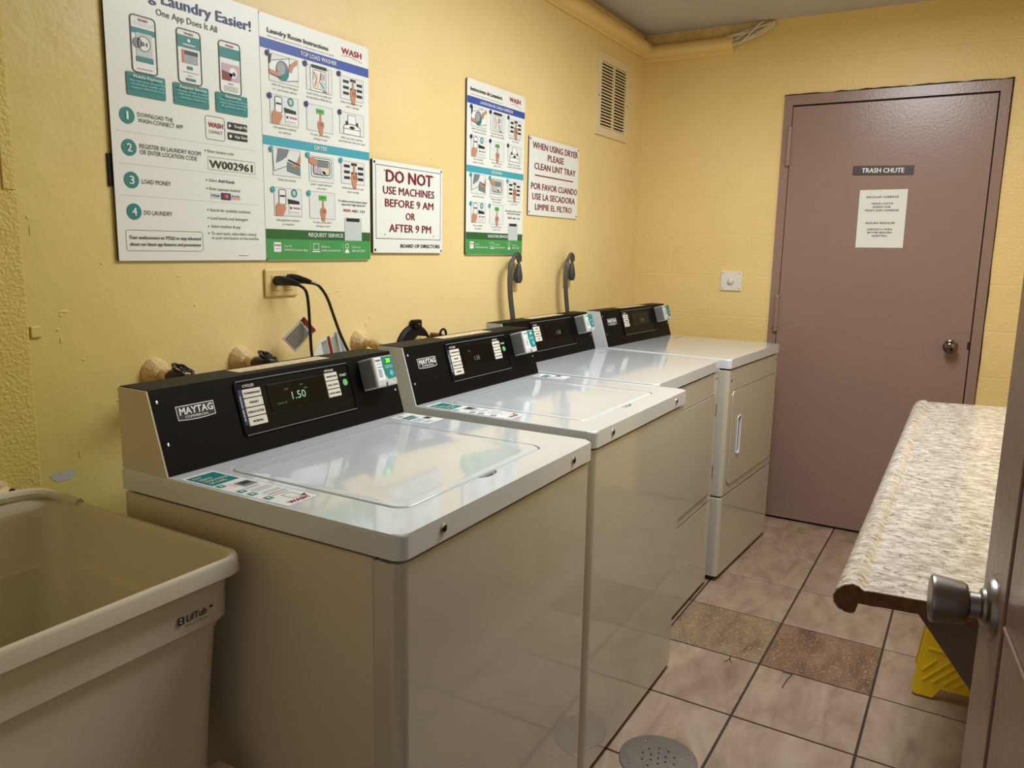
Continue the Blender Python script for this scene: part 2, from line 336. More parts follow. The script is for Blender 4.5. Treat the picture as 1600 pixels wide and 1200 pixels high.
# ------------------------------------------------------------------ the room
XF, YR, XN, HC = 3.134, -2.08, -0.80, 2.445
def struct(name, bm, m, parent=None, smooth=False):
    o = ob(name, bm, m, parent, smooth)
    if not parent: o['kind'] = 'structure'
    return o
fl = struct('floor', B((XN - 1.2, YR - 0.1, -0.12), (XF + 0.1, 0.1, -0.004)), GROUT)
S = 0.3404; TW = S - 0.007
tm = bpy.data.meshes.new('tile'); b_ = B((-TW / 2, -TW / 2, -0.009), (TW / 2, TW / 2, 0.0)); bmesh.ops.bevel(b_, geom=[e for e in b_.edges if all(v.co.z > -0.001 for v in e.verts)], offset=0.0012, segments=1, affect='EDGES'); b_.to_mesh(tm); b_.free()
t2 = tm.copy(); t3 = tm.copy(); tm.materials.append(TILE); t2.materials.append(TILE2); t3.materials.append(TILE3)
rt_ = math.radians(-0.3811)
def tile_pos(i, j):
    dx, dy = -S * (i + 0.5), -S * (j + 0.5)
    return (2.9699 + dx * math.cos(rt_) - dy * math.sin(rt_), -1.1236 + dx * math.sin(rt_) + dy * math.cos(rt_))
def clip_tile(cx, cy):
    x0, x1, y0, y1 = max(cx - TW / 2, XN - 0.45), min(cx + TW / 2, XF - 0.001), max(cy - TW / 2, YR + 0.001), min(cy + TW / 2, -0.001)
    return x0, x1, y0, y1
for i in range(-1, 12):
    for j in range(-4, 3):
        x, y = tile_pos(i, j); x0, x1, y0, y1 = clip_tile(x, y)
        if x1 - x0 < 0.03 or y1 - y0 < 0.03: continue
        if (x1 - x0) > TW - 0.004 and (y1 - y0) > TW - 0.004:
            me = t3 if (i, j) == (3, -1) else t2 if (i, j) == (3, 0) else tm
            o = bpy.data.objects.new('tile', me); COL.objects.link(o); o.rotation_euler = (random.uniform(-.0015, .0015), random.uniform(-.0015, .0015), rt_)
            o.location = (x, y, 0)
        else:
            o = ob('tile', B((x0 - x, y0 - y, -0.009), (x1 - x, y1 - y, 0)), TILE); o.location = (x, y, 0)
        o.parent = fl
ck = Sheet((0, 0, 0.0004), (1, 0, 0), (0, 1, 0), (0, 0, 1))
for P in ([(1.557, -1.012), (1.585, -1.022), (1.61, -1.019)], [(1.585, -1.022), (1.562, -1.034)], [(1.60, -1.222), (1.56, -1.214), (1.50, -1.210)], [(1.60, -1.222), (1.598, -1.19)]):
    ck.line(P, 0.003, 'ink', 1)
ck.done('crack', fl)
struct('ceiling', B((XN - 1.2, YR - 0.1, HC), (XF + 0.1, 0.1, HC + 0.1)), CEIL)
struct('wall_left', B((XN - 0.15, 0, -0.1), (XF + 0.1, 0.12, HC)), YEL)
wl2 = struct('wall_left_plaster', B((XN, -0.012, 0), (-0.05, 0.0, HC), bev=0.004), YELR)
struct('wall_far', B((XF, YR - 0.1, -0.1), (XF + 0.12, 0.0, HC)), YELF)
struct('wall_right', B((XN - 0.15, YR - 0.12, -0.1), (XF, YR, HC)), YELF)
bm = bmesh.new(); box(bm, (XN - 0.15, -0.98, -0.1), (XN, 0.0, HC)); box(bm, (XN - 0.15, -1.96, 2.12), (XN, -0.98, HC)); box(bm, (XN - 0.15, YR, -0.1), (XN, -1.96, HC))
struct('wall_near', bm, YELF)

# cable raceways under the ceiling
def raceway(name, prof, p0, p1, axis):
    bm = bmesh.new()
    if axis == 'x': prism(bm, [(y, z) for y, z in prof], p0, p1, 'x')
    else: prism(bm, [(XF + y, z) for y, z in prof], p0, p1, 'y')
    return struct(name, bm, YTRIM, smooth=True)
PR = [(0, 2.336), (-0.006, 2.332), (-0.010, 2.340), (-0.034, 2.344), (-0.050, 2.354), (-0.056, 2.370), (-0.053, 2.388), (-0.044, 2.400), (-0.030, 2.404), (0, 2.404)]
raceway('trim_1', PR, XN, XF, 'x')
PR2 = [(0, 2.310), (-0.008, 2.308), (-0.010, 2.324), (-0.030, 2.328), (-0.046, 2.338), (-0.052, 2.354), (-0.048, 2.372), (-0.038, 2.384), (-0.026, 2.388), (0, 2.388)]
raceway('trim_2', PR2, -0.47, 0.0, 'y')
struct('trim_3', B((XF - 0.012, -0.60, 2.390), (XF, -0.01, HC), bev=0.002), mat('patched_plaster', rgb(226, 200, 142), 0.8, bump=(60, 0.5, 0.004), var=(14, 0.6, rgb(186, 160, 112))))
cb = empty('cable_bundle', (XF, -0.56, 2.38)); tag(cb, 'bundle of white cables coming out of the raceway up to the ceiling', 'cable')
for k in range(8):
    u = k / 7; r = 0.0045
    P = [(-0.02 - 0.020 * math.sin(k * 2.1), 0.12, -0.045 + 0.05 * u), (-0.03 - 0.015 * math.cos(k), 0.05, -0.030 + 0.045 * u), (-0.026 - 0.012 * math.sin(k * 1.7), -0.03, 0.0 + 0.035 * u + 0.01 * math.sin(k * 3)), (-0.018, -0.085 - 0.006 * math.cos(k * 2), 0.030 + 0.02 * u), (-0.010, -0.098, 0.045 + 0.012 * u), (0.0, -0.092, 0.058)]
    ob('cable', tube(bmesh.new(), spline(P, 5), r, 6), WIRE, cb, True)
ob('cable', tube(bmesh.new(), spline([(-0.05, 0.055, -0.04), (-0.048, 0.01, 0.0), (-0.04, -0.02, 0.035), (-0.03, -0.05, 0.058)], 5), 0.004, 6), WIRE, cb, True)

# ---- trash-chute door on the far wall
def frame_prism(bm, x, T0, T1, H, w, th):
    """three-sided frame seen from -x; t = -y"""
    P = [(-T0, 0), (-T0, H), (-T1, H), (-T1, 0), (-(T1 - w), 0), (-(T1 - w), H - w * 1.15), (-(T0 + w), H - w * 1.15), (-(T0 + w), 0)]
    prism(bm, P, x - th, x, 'x'); return bm
fr = struct('trim_4', frame_prism(bmesh.new(), XF, 0.733, 1.656, 2.090, 0.0395, 0.016), MAUVE)
rng = random.Random(3)
bm = bmesh.new()      # ragged dark edge of the opening above and right of the frame
P = [(-0.729, 2.086)]; n = 26
for k in range(n + 1): P.append((-0.729 - 0.933 * k / n, 2.0965 + rng.uniform(-0.002, 0.004)))
for k in range(1, 14): P.append((-1.6615 + rng.uniform(-0.003, 0.003), 2.09 - 2.09 * k / 14))
P += [(-1.652, 0.05), (-1.652, 2.086)]
prism(bm, P, XF - 0.004, XF + 0.001, 'x'); ob('frame_gap', bm, DARK, fr)
d1 = empty('door_1', (XF, -1.19, 0)); d1['kind'] = 'structure'
ob('door_recess', B((-0.006, -0.4275, 0.0), (0.0, 0.4205, 2.046)), DARK, d1)
ob('door_leaf', B((-0.019, -0.4215, 0.012), (-0.005, 0.4140, 2.036), bev=0.0015, seg=1), MAUVE, d1)
for z0, z1 in ((1.769, 1.942), (0.970, 1.140), (0.16, 0.33)):
    bm = bmesh.new(); h = z1 - z0
    lathe(bm, [(0.004, z0 - 0.008), (0.010, z0 - 0.006), (0.012, z0), (0.012, z0 + .012), (0.0105, z0 + .013), (0.0105, z0 + .016), (0.0125, z0 + .017), (0.0125, z1 - .017), (0.0105, z1 - .016), (0.0105, z1 - .013), (0.012, z1 - .012), (0.012, z1), (0.008, z1 + .006), (0.0, z1 + .008)], 14, (-0.024, 0.421, 0))
    box(bm, (-0.021, 0.400, z0 + .01), (-0.018, 0.442, z1 - .01))
    ob('hinge', bm, MAUVE, d1, True)
KN = [(0.031, 0), (0.031, 0.004), (0.026, 0.008), (0.013, 0.011), (0.0115, 0.028), (0.016, 0.034), (0.025, 0.040), (0.0285, 0.048), (0.0285, 0.055), (0.024, 0.063), (0.015, 0.067), (0.0, 0.068)]
ob('door_knob', lathe(bmesh.new(), KN, 28, (-0.018, -0.348, 0.950), (-1, 0, 0)), mat('dark_chrome', rgb(120, 112, 100), 0.15, metal=1.0), d1, True)
ob('latch_hole', B((-0.0195, -0.4225, 0.94), (-0.018, -0.413, 0.975)), DARK, d1)
# signs on that door
xs = XF - 0.019
pl = ob('name_plate', B((-0.003, -0.127, -0.0205), (0.0, 0.127, 0.0205), bev=0.001, seg=1), mat('dark_brown_plate', rgb(62, 48, 44), 0.4))
pl.location = (xs - 0.0005, -1.191, 1.730); pl.rotation_euler = (math.radians(1.2), 0, 0)
tag(pl, 'dark brown engraved plate reading TRASH CHUTE on the mauve door', 'sign')
sh = Sheet((-0.0031, 0, 0), (0, -1, 0), (0, 0, 1), (-1, 0, 0)); sh.text('TRASH CHUTE', 'white', -0.088, -0.010, 0.088, 0.0205, bold=True)
sh.disc(0.117, 0.0, 0.0035, 'ink', 2); sh.done('engraved_text', pl)
pp = ob('paper_notice', B((-0.0012, -0.100, -0.131), (0.0, 0.100, 0.131)), PAPER); pp.location = (xs - 0.0006, -1.2035, 1.5135); pp.rotation_euler = (math.radians(-0.4), 0, 0)
tag(pp, 'white paper notice about regular garbage taped to the mauve door', 'notice')
sh = Sheet((-0.0013, 0, 0), (0, -1, 0), (0, 0, 1), (-1, 0, 0))
for s, z, w in (('REGULAR GARBAGE', .096, .134), ('TRASH CHUTE', .066, .092), ('INSIDE FOR', .051, .075), ('TRASH AND GARBAGE', .036, .144), ('BASURA REGULAR', -.021, .122), ('DEPOSITO PARA', -.050, .106), ('BOTAR BASURA', -.064, .103), ('ADENTRO', -.079, .064)):
    sh.text(s, 'ink', -w / 2 - .002, z - .002, w / 2 - .002, 0.0085, bold=0.03)
sh.done('printed_text', pp)

# white timer box on the far wall
sw = empty('wall_switch', (XF, -0.531, 1.203)); tag(sw, 'small white square wall control with a round knob left of the door', 'switch')
ob('cover_plate', B((-0.010, -0.054, -0.050), (0.0, 0.054, 0.050), bev=0.004), mat('white_plate', rgb(228, 226, 214), 0.4), sw)
ob('knob', lathe(bmesh.new(), [(0.016, 0), (0.015, 0.012), (0.010, 0.016), (0, 0.017)], 18, (-0.010, 0, 0), (-1, 0, 0)), BTN, sw, True)
for a in (-1, 1):
    for b2 in (-1, 1): ob('screw', lathe(bmesh.new(), [(0.003, 0), (0.002, 0.001), (0, 0.0012)], 8, (-0.010, a * 0.042, b2 * 0.038), (-1, 0, 0)), NICK, sw, True)

# ---- entry door standing open at the right of the camera
ang = math.radians(7.0)
d2 = empty('door_2', (0.135, -1.658, 0), ang); d2['kind'] = 'structure'     # local +x to the free edge, +y = face towards the room
bm = bmesh.new(); box(bm, (-0.060, -0.040, 0.015), (0.068, 0.0, 2.10), bev=0.002); ob('door_stile', bm, MAUVE2, d2)
bm = bmesh.new(); box(bm, (-0.80, -0.040, 0.015), (-0.070, -0.001, 2.10), bev=0.002); ob('door_leaf', bm, MAUVE2, d2)
ob('seam', B((-0.072, -0.036, 0.02), (-0.058, -0.004, 2.095)), mat('rusty_seam', rgb(66, 36, 26), 0.8, bump=(80, 0.6, 0.004)), d2)
ob('door_stop_rib', B((-0.80, -0.001, 0.957), (-0.076, 0.002, 0.963), bev=0.001, seg=1), MAUVE2, d2)
kb = ob('door_knob', lathe(bmesh.new(), [(0.0345, -0.001), (0.0345, 0.002), (0.032, 0.0055), (0.022, 0.0075), (0.0205, 0.0105), (0.0150, 0.012), (0.0145, 0.021), (0.016, 0.0225), (0.0225, 0.0235), (0.0250, 0.0265), (0.0262, 0.036), (0.0280, 0.0525), (0.0274, 0.0557), (0.0250, 0.0567), (0.0, 0.056)], 36, (0, 0, 0.950), (0, 1, 0)), NICK, d2, True)
kb.scale = (1.04, 1.14, 1.0)
rs = random.Random(5)
ch = Sheet((0, 0.0005, 0), (-1, 0, 0), (0, 0, 1), (0, 1, 0))
for k in range(22):
    x, z, r = rs.uniform(-0.055, 0.055), rs.choice([rs.uniform(0.84, 0.92), rs.uniform(0.5, 1.6), rs.uniform(0.95, 1.0)]), rs.uniform(0.0006, 0.0018)
    ch.poly([(x + r * math.cos(a) * rs.uniform(.6, 1.2), z + 1.3 * r * math.sin(a) * rs.uniform(.6, 1.2)) for a in [i * math.pi / 4 for i in range(8)]], 'ink', 1)
ch.done('paint_chips', d2)
for z in (0.3, 1.1, 1.9):
    ob('hinge', lathe(bmesh.new(), [(0.008, z - .05), (0.008, z + .05), (0, z + .052)], 10, (-0.805, -0.045, 0)), STEEL, d2, True)

# ------------------------------------------------------------------ machines
W, D, CAP = 0.687, 0.652, 0.041
def machine(kind, loc, rz, H, label, capn, last='1.50', name=None):
    washer = kind == 'washer'
    r = empty('washing_machine' if washer else 'tumble_dryer', (loc[0], loc[1], 0), math.radians(rz))
    tag(r, label, 'washer' if washer else 'dryer', 'top-load washing machines' if washer else 'front-load tumble dryers')
    cb, ct, hc = (0.5222, 0.569, 0.154) if washer else (0.5383, 0.5861, 0.154)
    zt = H - capn - 0.006
    bz = 0.03
    ob('cabinet', B((0.001, 0.052, bz), (W - 0.001, D, zt), bev=0.002, seg=1), SIDE, r)
    ob('toe_shade', B((0.02, 0.06, 0.012), (W - 0.02, D - 0.02, 0.035)), DARK, r)  # dark box under the cabinet, toe-gap shadow put into its colour
    ob('gap_shade', B((0.010, 0.014, zt - 0.03), (W - 0.010, D - 0.01, zt + 0.007)), DARK, r)  # dark box painting the shadow line in the gap below the deck
    for x in (0.05, W - 0.05):
        for y in (0.10, D - 0.06):
            ob('leg', lathe(bmesh.new(), [(0.020, 0), (0.020, 0.008), (0.010, 0.012), (0.010, 0.034)], 12, (x, y, 0)), RUB, r, True)
    if washer:
        ob('front_panel', prism(bmesh.new(), rr(0.0, 0.0, W, 0.050, 0.022, 6, (1, 1, 0, 0)), bz - 0.008, zt - 0.001, bev=0.003), ENAMS, r, True)
    else:
        zs = 0.363
        up_ = ob('front_panel', prism(bmesh.new(), rr(0.0, 0.0, W, 0.050, 0.018, 6, (1, 1, 0, 0)), zs + 0.004, zt - 0.001, bev=0.004), ENAMS, r, True)
        lo = ob('lower_panel', prism(bmesh.new(), rr(0.0, 0.0, W, 0.050, 0.018, 6, (1, 1, 0, 0)), bz - 0.008, zs - 0.004, bev=0.005), ENAMS, r, True)
        for x in (0.035, W - 0.035):
            ob('screw', lathe(bmesh.new(), [(0.004, 0), (0.003, 0.002), (0, 0.0025)], 10, (x, 0, zt - 0.045 + (0.02 if x > .3 else 0.0)), (0, -1, 0)), RUB, r, True)
        # door: proud panel with rounded corners, in a dark reveal
        x0, x1, z0, z1 = 0.052, 0.652, 0.404, 0.797
        bm = bmesh.new(); prism(bm, rr(x0 - 0.003, z0 - 0.003, x1 + 0.003, z1 + 0.003, 0.028, 5), -0.0006, 0.001, 'y'); ob('door_seal', bm, mat('grey_seal', rgb(90, 84, 74), 0.6), r)
        bm = bmesh.new(); prism(bm, rr(x0, z0, x1, z1, 0.025, 5), 0.001, -0.0045, 'y', bev=0.003, seg=3); dr = ob('door', bm, ENAMS, r, True)
        bm = bmesh.new(); prism(bm, rr(0.128, 0.520, 0.172, 0.682, 0.008, 3), -0.020, 0.0004, 'y'); carve(dr, [bm])
        dr.data.materials.clear(); dr.data.materials.append(ENAMS)
        h = empty('handle', (0.150, -0.012, 0.601), 0, dr)
        h.name = 'handle'
        bpy.data.objects.remove(h)
        bm = bmesh.new(); A = rr(-0.024, -0.083, 0.024, 0.083, 0.010, 4); C = rr(-0.017, -0.076, 0.017, 0.076, 0.006, 4); n = len(A)
        va = [bm.verts.new((x, -0.001, z)) for x, z in A]; vb = [bm.verts.new((x, -0.0045, z)) for x, z in rr(-0.022, -0.081, 0.022, 0.081, 0.009, 4)]; vc = [bm.verts.new((x, -0.0035, z)) for x, z in C]; vd = [bm.verts.new((x, 0.0040, z)) for x, z in C]
        for P, Q in ((va, vb), (vb, vc), (vc, vd)):
            for k in range(n): bm.faces.new((P[k], P[(k + 1) % n], Q[(k + 1) % n], Q[k]))
        bm.faces.new(vd)
        h = ob('handle', bm, ENAM, dr, True); h.location = (0.150, -0.0045, 0.601)
        for z in (0.733, 0.482):
            bm = bmesh.new(); box(bm, (0.654, -0.0035, z - 0.026), (0.668, 0.0, z + 0.026), bev=0.001, seg=1); ob('hinge', bm, mat('dark_hinge', rgb(70, 66, 60), 0.4, metal=0.6), r)
            ob('hinge_pin', lathe(bmesh.new(), [(0.0025, z - 0.024), (0.0025, z + 0.024)], 10, (0.656, -0.0045, 0)), CHROME, r, True)
    # top deck
    deck = ob('top_deck', prism(bmesh.new(), rr(-0.002, -0.004, W + 0.002, D, 0.020, 6, (1, 1, 0, 0)), H - capn, H, bev=0.006, seg=3), ENAM, r, True)
    if washer:
        L = (0.095, 0.066, 0.577, 0.484)
        cut = prism(bmesh.new(), rr(L[0] - 0.004, L[1] - 0.004, L[2] + 0.004, L[3] + 0.004, 0.032, 6), H - 0.010, H + 0.02)
        sc = lathe(bmesh.new(), [(0.030, 0), (0.030, 0.05)], 24, (0, 0, 0)); 
        for v in sc.verts: v.co = Vector((0.340 + v.co.x * 1.05, 0.0625 + v.co.y * 0.5, H - 0.022 + v.co.z))
        carve(deck, [cut, sc])
        for p in deck.data.polygons: p.use_smooth = True
        deck.data.set_sharp_from_angle(angle=math.radians(38))
        ob('latch_shade', B((0.312, 0.054, H - 0.021), (0.368, 0.071, H - 0.008)), RUB, r)  # black block set in the notch to stand for its shadow
        # lid: slightly domed plate with soft edge
        bm = bmesh.new(); rings = []
        for ins, z, rad in ((0.0, -0.0095, .028), (0.0, -0.003, .028), (0.0015, 0.0, .028), (0.004, 0.0012, .027), (0.022, 0.0010, .024), (0.032, 0.0004, .022), (0.06, 0.0006, .03), (0.11, 0.0012, .03), (0.16, 0.0014, .03)):
            rings.append([(x, y, H + z) for x, y in rr(L[0] + ins, L[1] + ins, L[2] - ins, L[3] - ins, rad, 6)])
        loft(bm, rings); ob('lid', bm, ENAM, r, True)
        for x in (0.105, 0.583):
            ob('bumper', lathe(bmesh.new(), [(0.0085, -0.001), (0.0085, 0.002), (0.006, 0.003), (0.0055, 0.001), (0.0, 0.001)], 18, (x, -0.004, H - 0.020), (0, -1, 0)), CHROME, r, True)
            ob('bumper_core', lathe(bmesh.new(), [(0.0052, 0), (0.004, 0.0035), (0, 0.004)], 12, (x, -0.0045, H - 0.020), (0, -1, 0)), RUB, r, True)
        # instruction stickers on the deck
        st = Sheet((0, 0, H + 0.0002), (1, 0, 0), (0, 1, 0), (0, 0, 1))
        st.rect(0.005, 0.230, 0.078, 0.500, 'white', 0.4)
        st.rect(0.011, 0.418, 0.070, 0.488, 'teal', 1)
        for k, s in enumerate(('PAY', 'USING', 'YOUR PHONE', 'OR CARD')): st.text(s, 'white', 0.016, 0.470 - 0.0145 * k, 0.016 + 0.0046 * len(s) + .003, 0.0085, bold=True)
        for x, y in ((0.018, 0.405), (0.019, 0.354), (0.019, 0.328), (0.019, 0.290)): st.rect(x - 0.007, y - 0.008, x + 0.007, y + 0.008, 'teal', 1); st.rect(x - .002, y - .004, x + .002, y + .004, 'white', 2)
        st.rect(0.040, 0.370, 0.070, 0.400, 'line', 1); st.rect(0.047, 0.382, 0.066, 0.396, 'ink', 2)
        for y in (0.400, 0.392, 0.384): st.rect(0.028, y, 0.038, y + .002, 'orange', 1)
        for y in (0.362, 0.356): st.rect(0.030, y, 0.062, y + .002, 'line', 1)
        for y in (0.345, 0.339, 0.333, 0.318, 0.312): st.rect(0.030, y, 0.070, y + .0018, 'line', 1)
        st.rect(0.030, 0.300, 0.070, 0.306, 'pink', 1); st.rect(0.030, 0.292, 0.066, 0.294, 'teal', 1)
        st.frame(0.040, 0.256, 0.062, 0.284, 'ink', 0.0012, 1); st.poly([(0.056, 0.256), (0.072, 0.262), (0.066, 0.250)], 'ink', 1)
        st.text('WASH', 'red', 0.020, 0.238, 0.062, 0.011, bold=True)
        st.frame(0.006, 0.231, 0.077, 0.499, 'grey', 0.0007, 1)
        st.done('instruction_sticker', r)
        st = Sheet((0, 0, H + 0.0002), (1, 0, 0), (0, 1, 0), (0, 0, 1))
        st.rect(0.614, 0.396, 0.682, 0.508, 'white', 0.4); st.rect(0.620, 0.455, 0.662, 0.485, 'sky', 1)
        for y in (0.498, 0.492): st.rect(0.624, y, 0.645, y + .003, 'ink', 1)
        st.text('WASHER', 'teal', 0.620, 0.470, 0.664, 0.010, bold=True); st.text('RULES', 'teal', 0.620, 0.456, 0.655, 0.010, bold=True)
        for y in (0.444, 0.436, 0.428, 0.414, 0.406): st.rect(0.620, y, 0.650, y + .003, 'teal', 1)
        st.rect(0.658, 0.428, 0.678, 0.446, 'ink', 1)
        st.done('rules_sticker', r)
    else:
        st = Sheet((0, 0, H + 0.0002), (1, 0, 0), (0, 1, 0), (0, 0, 1)); st.rect(0.56, 0.455, 0.66, 0.475, 'panel', 0.4); st.rect(0.57, 0.460, 0.60, 0.468, 'line', 1); st.rect(0.61, 0.458, 0.65, 0.470, 'grey', 1)
        st.done('instruction_sticker', r)
    # console
    th = 0.0015; zt2 = H + hc
    ob('console_housing', prism(bmesh.new(), [(cb + th, H + 0.0), (ct + th, zt2 - th), (D, zt2 - th), (D, H + 0.0)], 0.0, W, 'x'), SIDE if name != 'grey' else ENAM, r)
    s_ = Vector((0, ct - cb, hc)); Ls = s_.length; s_.normalize(); nn = Vector((0, -s_.z, s_.y))
    bm = bmesh.new(); prism(bm, [(cb, H + 0.001), (ct, zt2), (D, zt2), (D, zt2 - 0.012), (D - .002, zt2 - .012), (D - 0.002, zt2 - th), (ct + th, zt2 - th), (cb + th, H + 0.001)], 0.004, W - 0.002, 'x')
    ob('control_panel', bm, BLK, r)
    O = Vector((0, cb, H))
    def fbox(u0, v0, u1, v1, n0, n1, rad, m, nm, par=r, bev=0.0, seg=2):
        bm = bmesh.new(); P = rr(u0, v0, u1, v1, rad, 4)
        a = [bm.verts.new((u, v, n0)) for u, v in P]; b3 = [bm.verts.new((u, v, n1)) for u, v in P]; bm.faces.new(a); fb = bm.faces.new(b3); n = len(P)
        for k in range(n): bm.faces.new((a[k], a[(k + 1) % n], b3[(k + 1) % n], b3[k]))
        if bev: bmesh.ops.bevel(bm, geom=list(fb.edges), offset=bev, segments=seg, profile=.5, affect='EDGES')
        for v in bm.verts: v.co = O + Vector((1, 0, 0)) * v.co.x + s_ * v.co.y + nn * v.co.z
        return ob(nm, bm, m, par, True)
    # raised bezel ring round the recessed face
    bm = bmesh.new(); bx = (0.184, 0.038, 0.521, 0.150)
    R = []
    for ins, h, rad in ((0, 0.0, .010), (0.0008, 0.0035, .0095), (0.0028, 0.004, .008), (0.0046, 0.0008, .007)):
        R.append([O + Vector((u, 0, 0)) + s_ * v + nn * h for u, v in rr(bx[0] + ins, bx[1] + ins, bx[2] - ins, bx[3] - ins, rad, 4)])
    loft(bm, R, False, True); bz_ = ob('bezel', bm, BLKG, r, True)
    for vv in (0.0385, 0.1485):
        fbox(0.190, vv, 0.515, vv + 0.0014, 0.0030, 0.0048, 0.0004, GLINT, 'bezel_glint', r)  # grey strips painting the glint along the bezel's top and bottom edges
    dv = (0.267, 0.076, 0.434, 0.132) if washer else (0.286, 0.076, 0.470, 0.134)
    dp = fbox(*dv, 0.001, 0.0022, 0.001, DISP, 'display', r, 0.0006)
    def scrw(u, v):
        bm = bmesh.new(); c = O + Vector((u, 0, 0)) + s_ * v
        lathe(bm, [(0.0034, 0), (0.003, 0.001), (0.0012, 0.0016), (0.0, 0.001)], 12, c, nn); ob('screw', bm, CHROME, r, True)
    for u, v in ((0.014, 0.137), (0.016, 0.058), (0.672, 0.062)): scrw(u, v)
    ft = Sheet(O, (1, 0, 0), s_, nn)
    def K(l, off): return (off / 0.00035)
    nb = 4 if washer else 3
    labs = ('NORMAL', 'DELICATES', 'MIXED', 'POWERWASH') if washer else ('LOW', 'MEDIUM', 'HIGH')
    v0 = 0.056 if washer else 0.076
    bl = Sheet(O, (1, 0, 0), s_, nn)
    for k in range(nb):
        vb = v0 + 0.0193 * k
        fbox(0.202, vb, 0.250, vb + 0.0175, 0.0008, 0.0032, 0.0012, BTN, 'button', r, 0.0008, 1)
        s = labs[k]; w = min(0.0045 * len(s), 0.040); bl.text(s, 'ink', 0.226 - w / 2, vb + 0.0065, 0.226 + w / 2, 0.0045, layer=K(0, .0036), bold=True)
    bl.text('CYCLES', 'white', 0.207, 0.1355, 0.236, 0.0055, layer=K(0, .0015), bold=True)
    if washer:
        bl.rect(0.1935, 0.060, 0.2005, 0.132, 'navy', K(0, .0013)); 
        bl.text('SUPER WASH', 'white', 0.1975, 0.068, 0.2480, 0.0045, layer=K(0, .0018), rot=True)
        for k, s in enumerate(('EXTRA RINSE', 'SOIL LEVEL', 'TEMPERATURE')):
            vb = 0.0775 + 0.0193 * k; fbox(0.437, vb, 0.478, vb + 0.0175, 0.0008, 0.0032, 0.0012, BTN, 'button', r, 0.0008, 1)
            bl.text(s, 'ink', 0.4405, vb + 0.0065, 0.4745, 0.0040, layer=K(0, .0036), bold=True)
        bl.text('OPTIONS', 'white', 0.441, 0.1365, 0.470, 0.0050, layer=K(0, .0015), bold=True)
        bl.text('START', 'white', 0.4865, 0.1205, 0.509, 0.0055, layer=K(0, .0015), bold=True)
        fbox(0.4915, 0.0975, 0.5075, 0.1135, 0.0008, 0.0026, 0.0079, GRNB, 'start_button', r, 0.0006, 1)
        g = 'glow_white'; lay = K(0, .0024)
        if last == '1.50':
            for s, u, v, w, h, c in (('1.50', .330, .092, .040, .0165, 'glow_white'), ('WASH', .312, .1145, .012, .0035, 'glow_green'), ('SPIN', .358, .1185, .010, .0035, 'glow_green'), ('ADD', .368, .110, .010, .0035, 'glow_green'), ('NORMAL USE', .286, .087, .026, .0035, 'glow_green')):
                bl.text(s, c, u, v, u + w, h, layer=lay)
        else:
            bl.text('1.50', 'line', .322, .088, .350, .013, layer=lay); bl.text('WASH', 'line', .296, .117, .308, .0035, layer=lay)
    else:
        bl.text('1.50', 'line', .375, .090, .410, .015, layer=K(0, .0024))
    bl.done('panel_lettering', r)
    # maker's badge, lower edge bulging
    A = [(0.048, 0.0965), (0.069, 0.0945), (0.090, 0.0938), (0.111, 0.0945), (0.132, 0.0965), (0.132, 0.1230), (0.048, 0.1230)]
    cxm, cym = 0.090, 0.109
    C = [(cxm + (x - cxm) * 0.962, cym + (y - cym) * 0.90) for x, y in A]
    bd = Sheet(O, (1, 0, 0), s_, nn); bd.poly(A, 'white', 2); bd.poly(C, 'ink', 3)
    [bd.text('MAYTAG', 'white', 0.053 + dx, 0.1055 + dy, 0.1265 + dx, 0.0130, layer=4 + i, bold=True) for i, (dx, dy) in enumerate(((0, 0), (0.0007, 0), (0.0003, 0.0006)))]; bd.text('COMMERCIAL', 'white', 0.064, 0.0985, 0.116, 0.0045, layer=4, bold=True)
    bd.done('maker_badge', r)
    # label on top of the console
    tp = Sheet((0, 0, zt2), (1, 0, 0), (0, 1, 0), (0, 0, 1)); tp.rect(0.235, 0.598, 0.50, 0.640, 'sand', 1)
    for k in range(9): tp.rect(0.25 + .027 * k, 0.606 + 0.004 * (k % 3), 0.268 + .027 * k, 0.609 + 0.004 * (k % 3), 'orange' if k % 4 == 2 else 'line', 2)
    tp.done('warning_label', r)
    # card reader
    cr = fbox(0.560, 0.074, 0.634, 0.148, 0.0, 0.046, 0.003, RDR, 'card_reader', r, 0.004, 3)
    fbox(0.5588, 0.078, 0.5602, 0.144, 0.002, 0.040, 0.0002, RDRD, 'side_plate', cr)
    rd = Sheet(O + nn * 0.0462, (1, 0, 0), s_, nn)
    rd.rect(0.566, 0.090, 0.592, 0.146, 'white', 0.4); rd.text('WASH', 'maroon', 0.568, 0.136, 0.587, 0.005, bold=True)
    for x in (0.574, 0.582): rd.disc(x, 0.130, 0.0016, 'ink', 1, 8)
    rd.rect(0.570, 0.121, 0.589, 0.123, 'teal', 1)
    for k in range(5): rd.rect(0.571, 0.098 + .004 * k, 0.584, 0.1005 + .004 * k, 'line', 1)
    rd.poly([(0.590, 0.146), (0.631, 0.146), (0.631, 0.092), (0.603, 0.090), (0.594, 0.102), (0.590, 0.120)], 'teal', 1)
    rd.disc(0.6175, 0.104, 0.0085, 'cyan', 2, 16)
    for k in range(3): rd.line([(0.612 + .003 * k, 0.100), (0.614 + .003 * k, 0.104), (0.612 + .003 * k, 0.108)], 0.001, 'white', 3)
    rd.rect(0.598, 0.1175, 0.627, 0.1190, 'sky', 2); rd.rect(0.598, 0.122, 0.624, 0.1235, 'sky', 2)
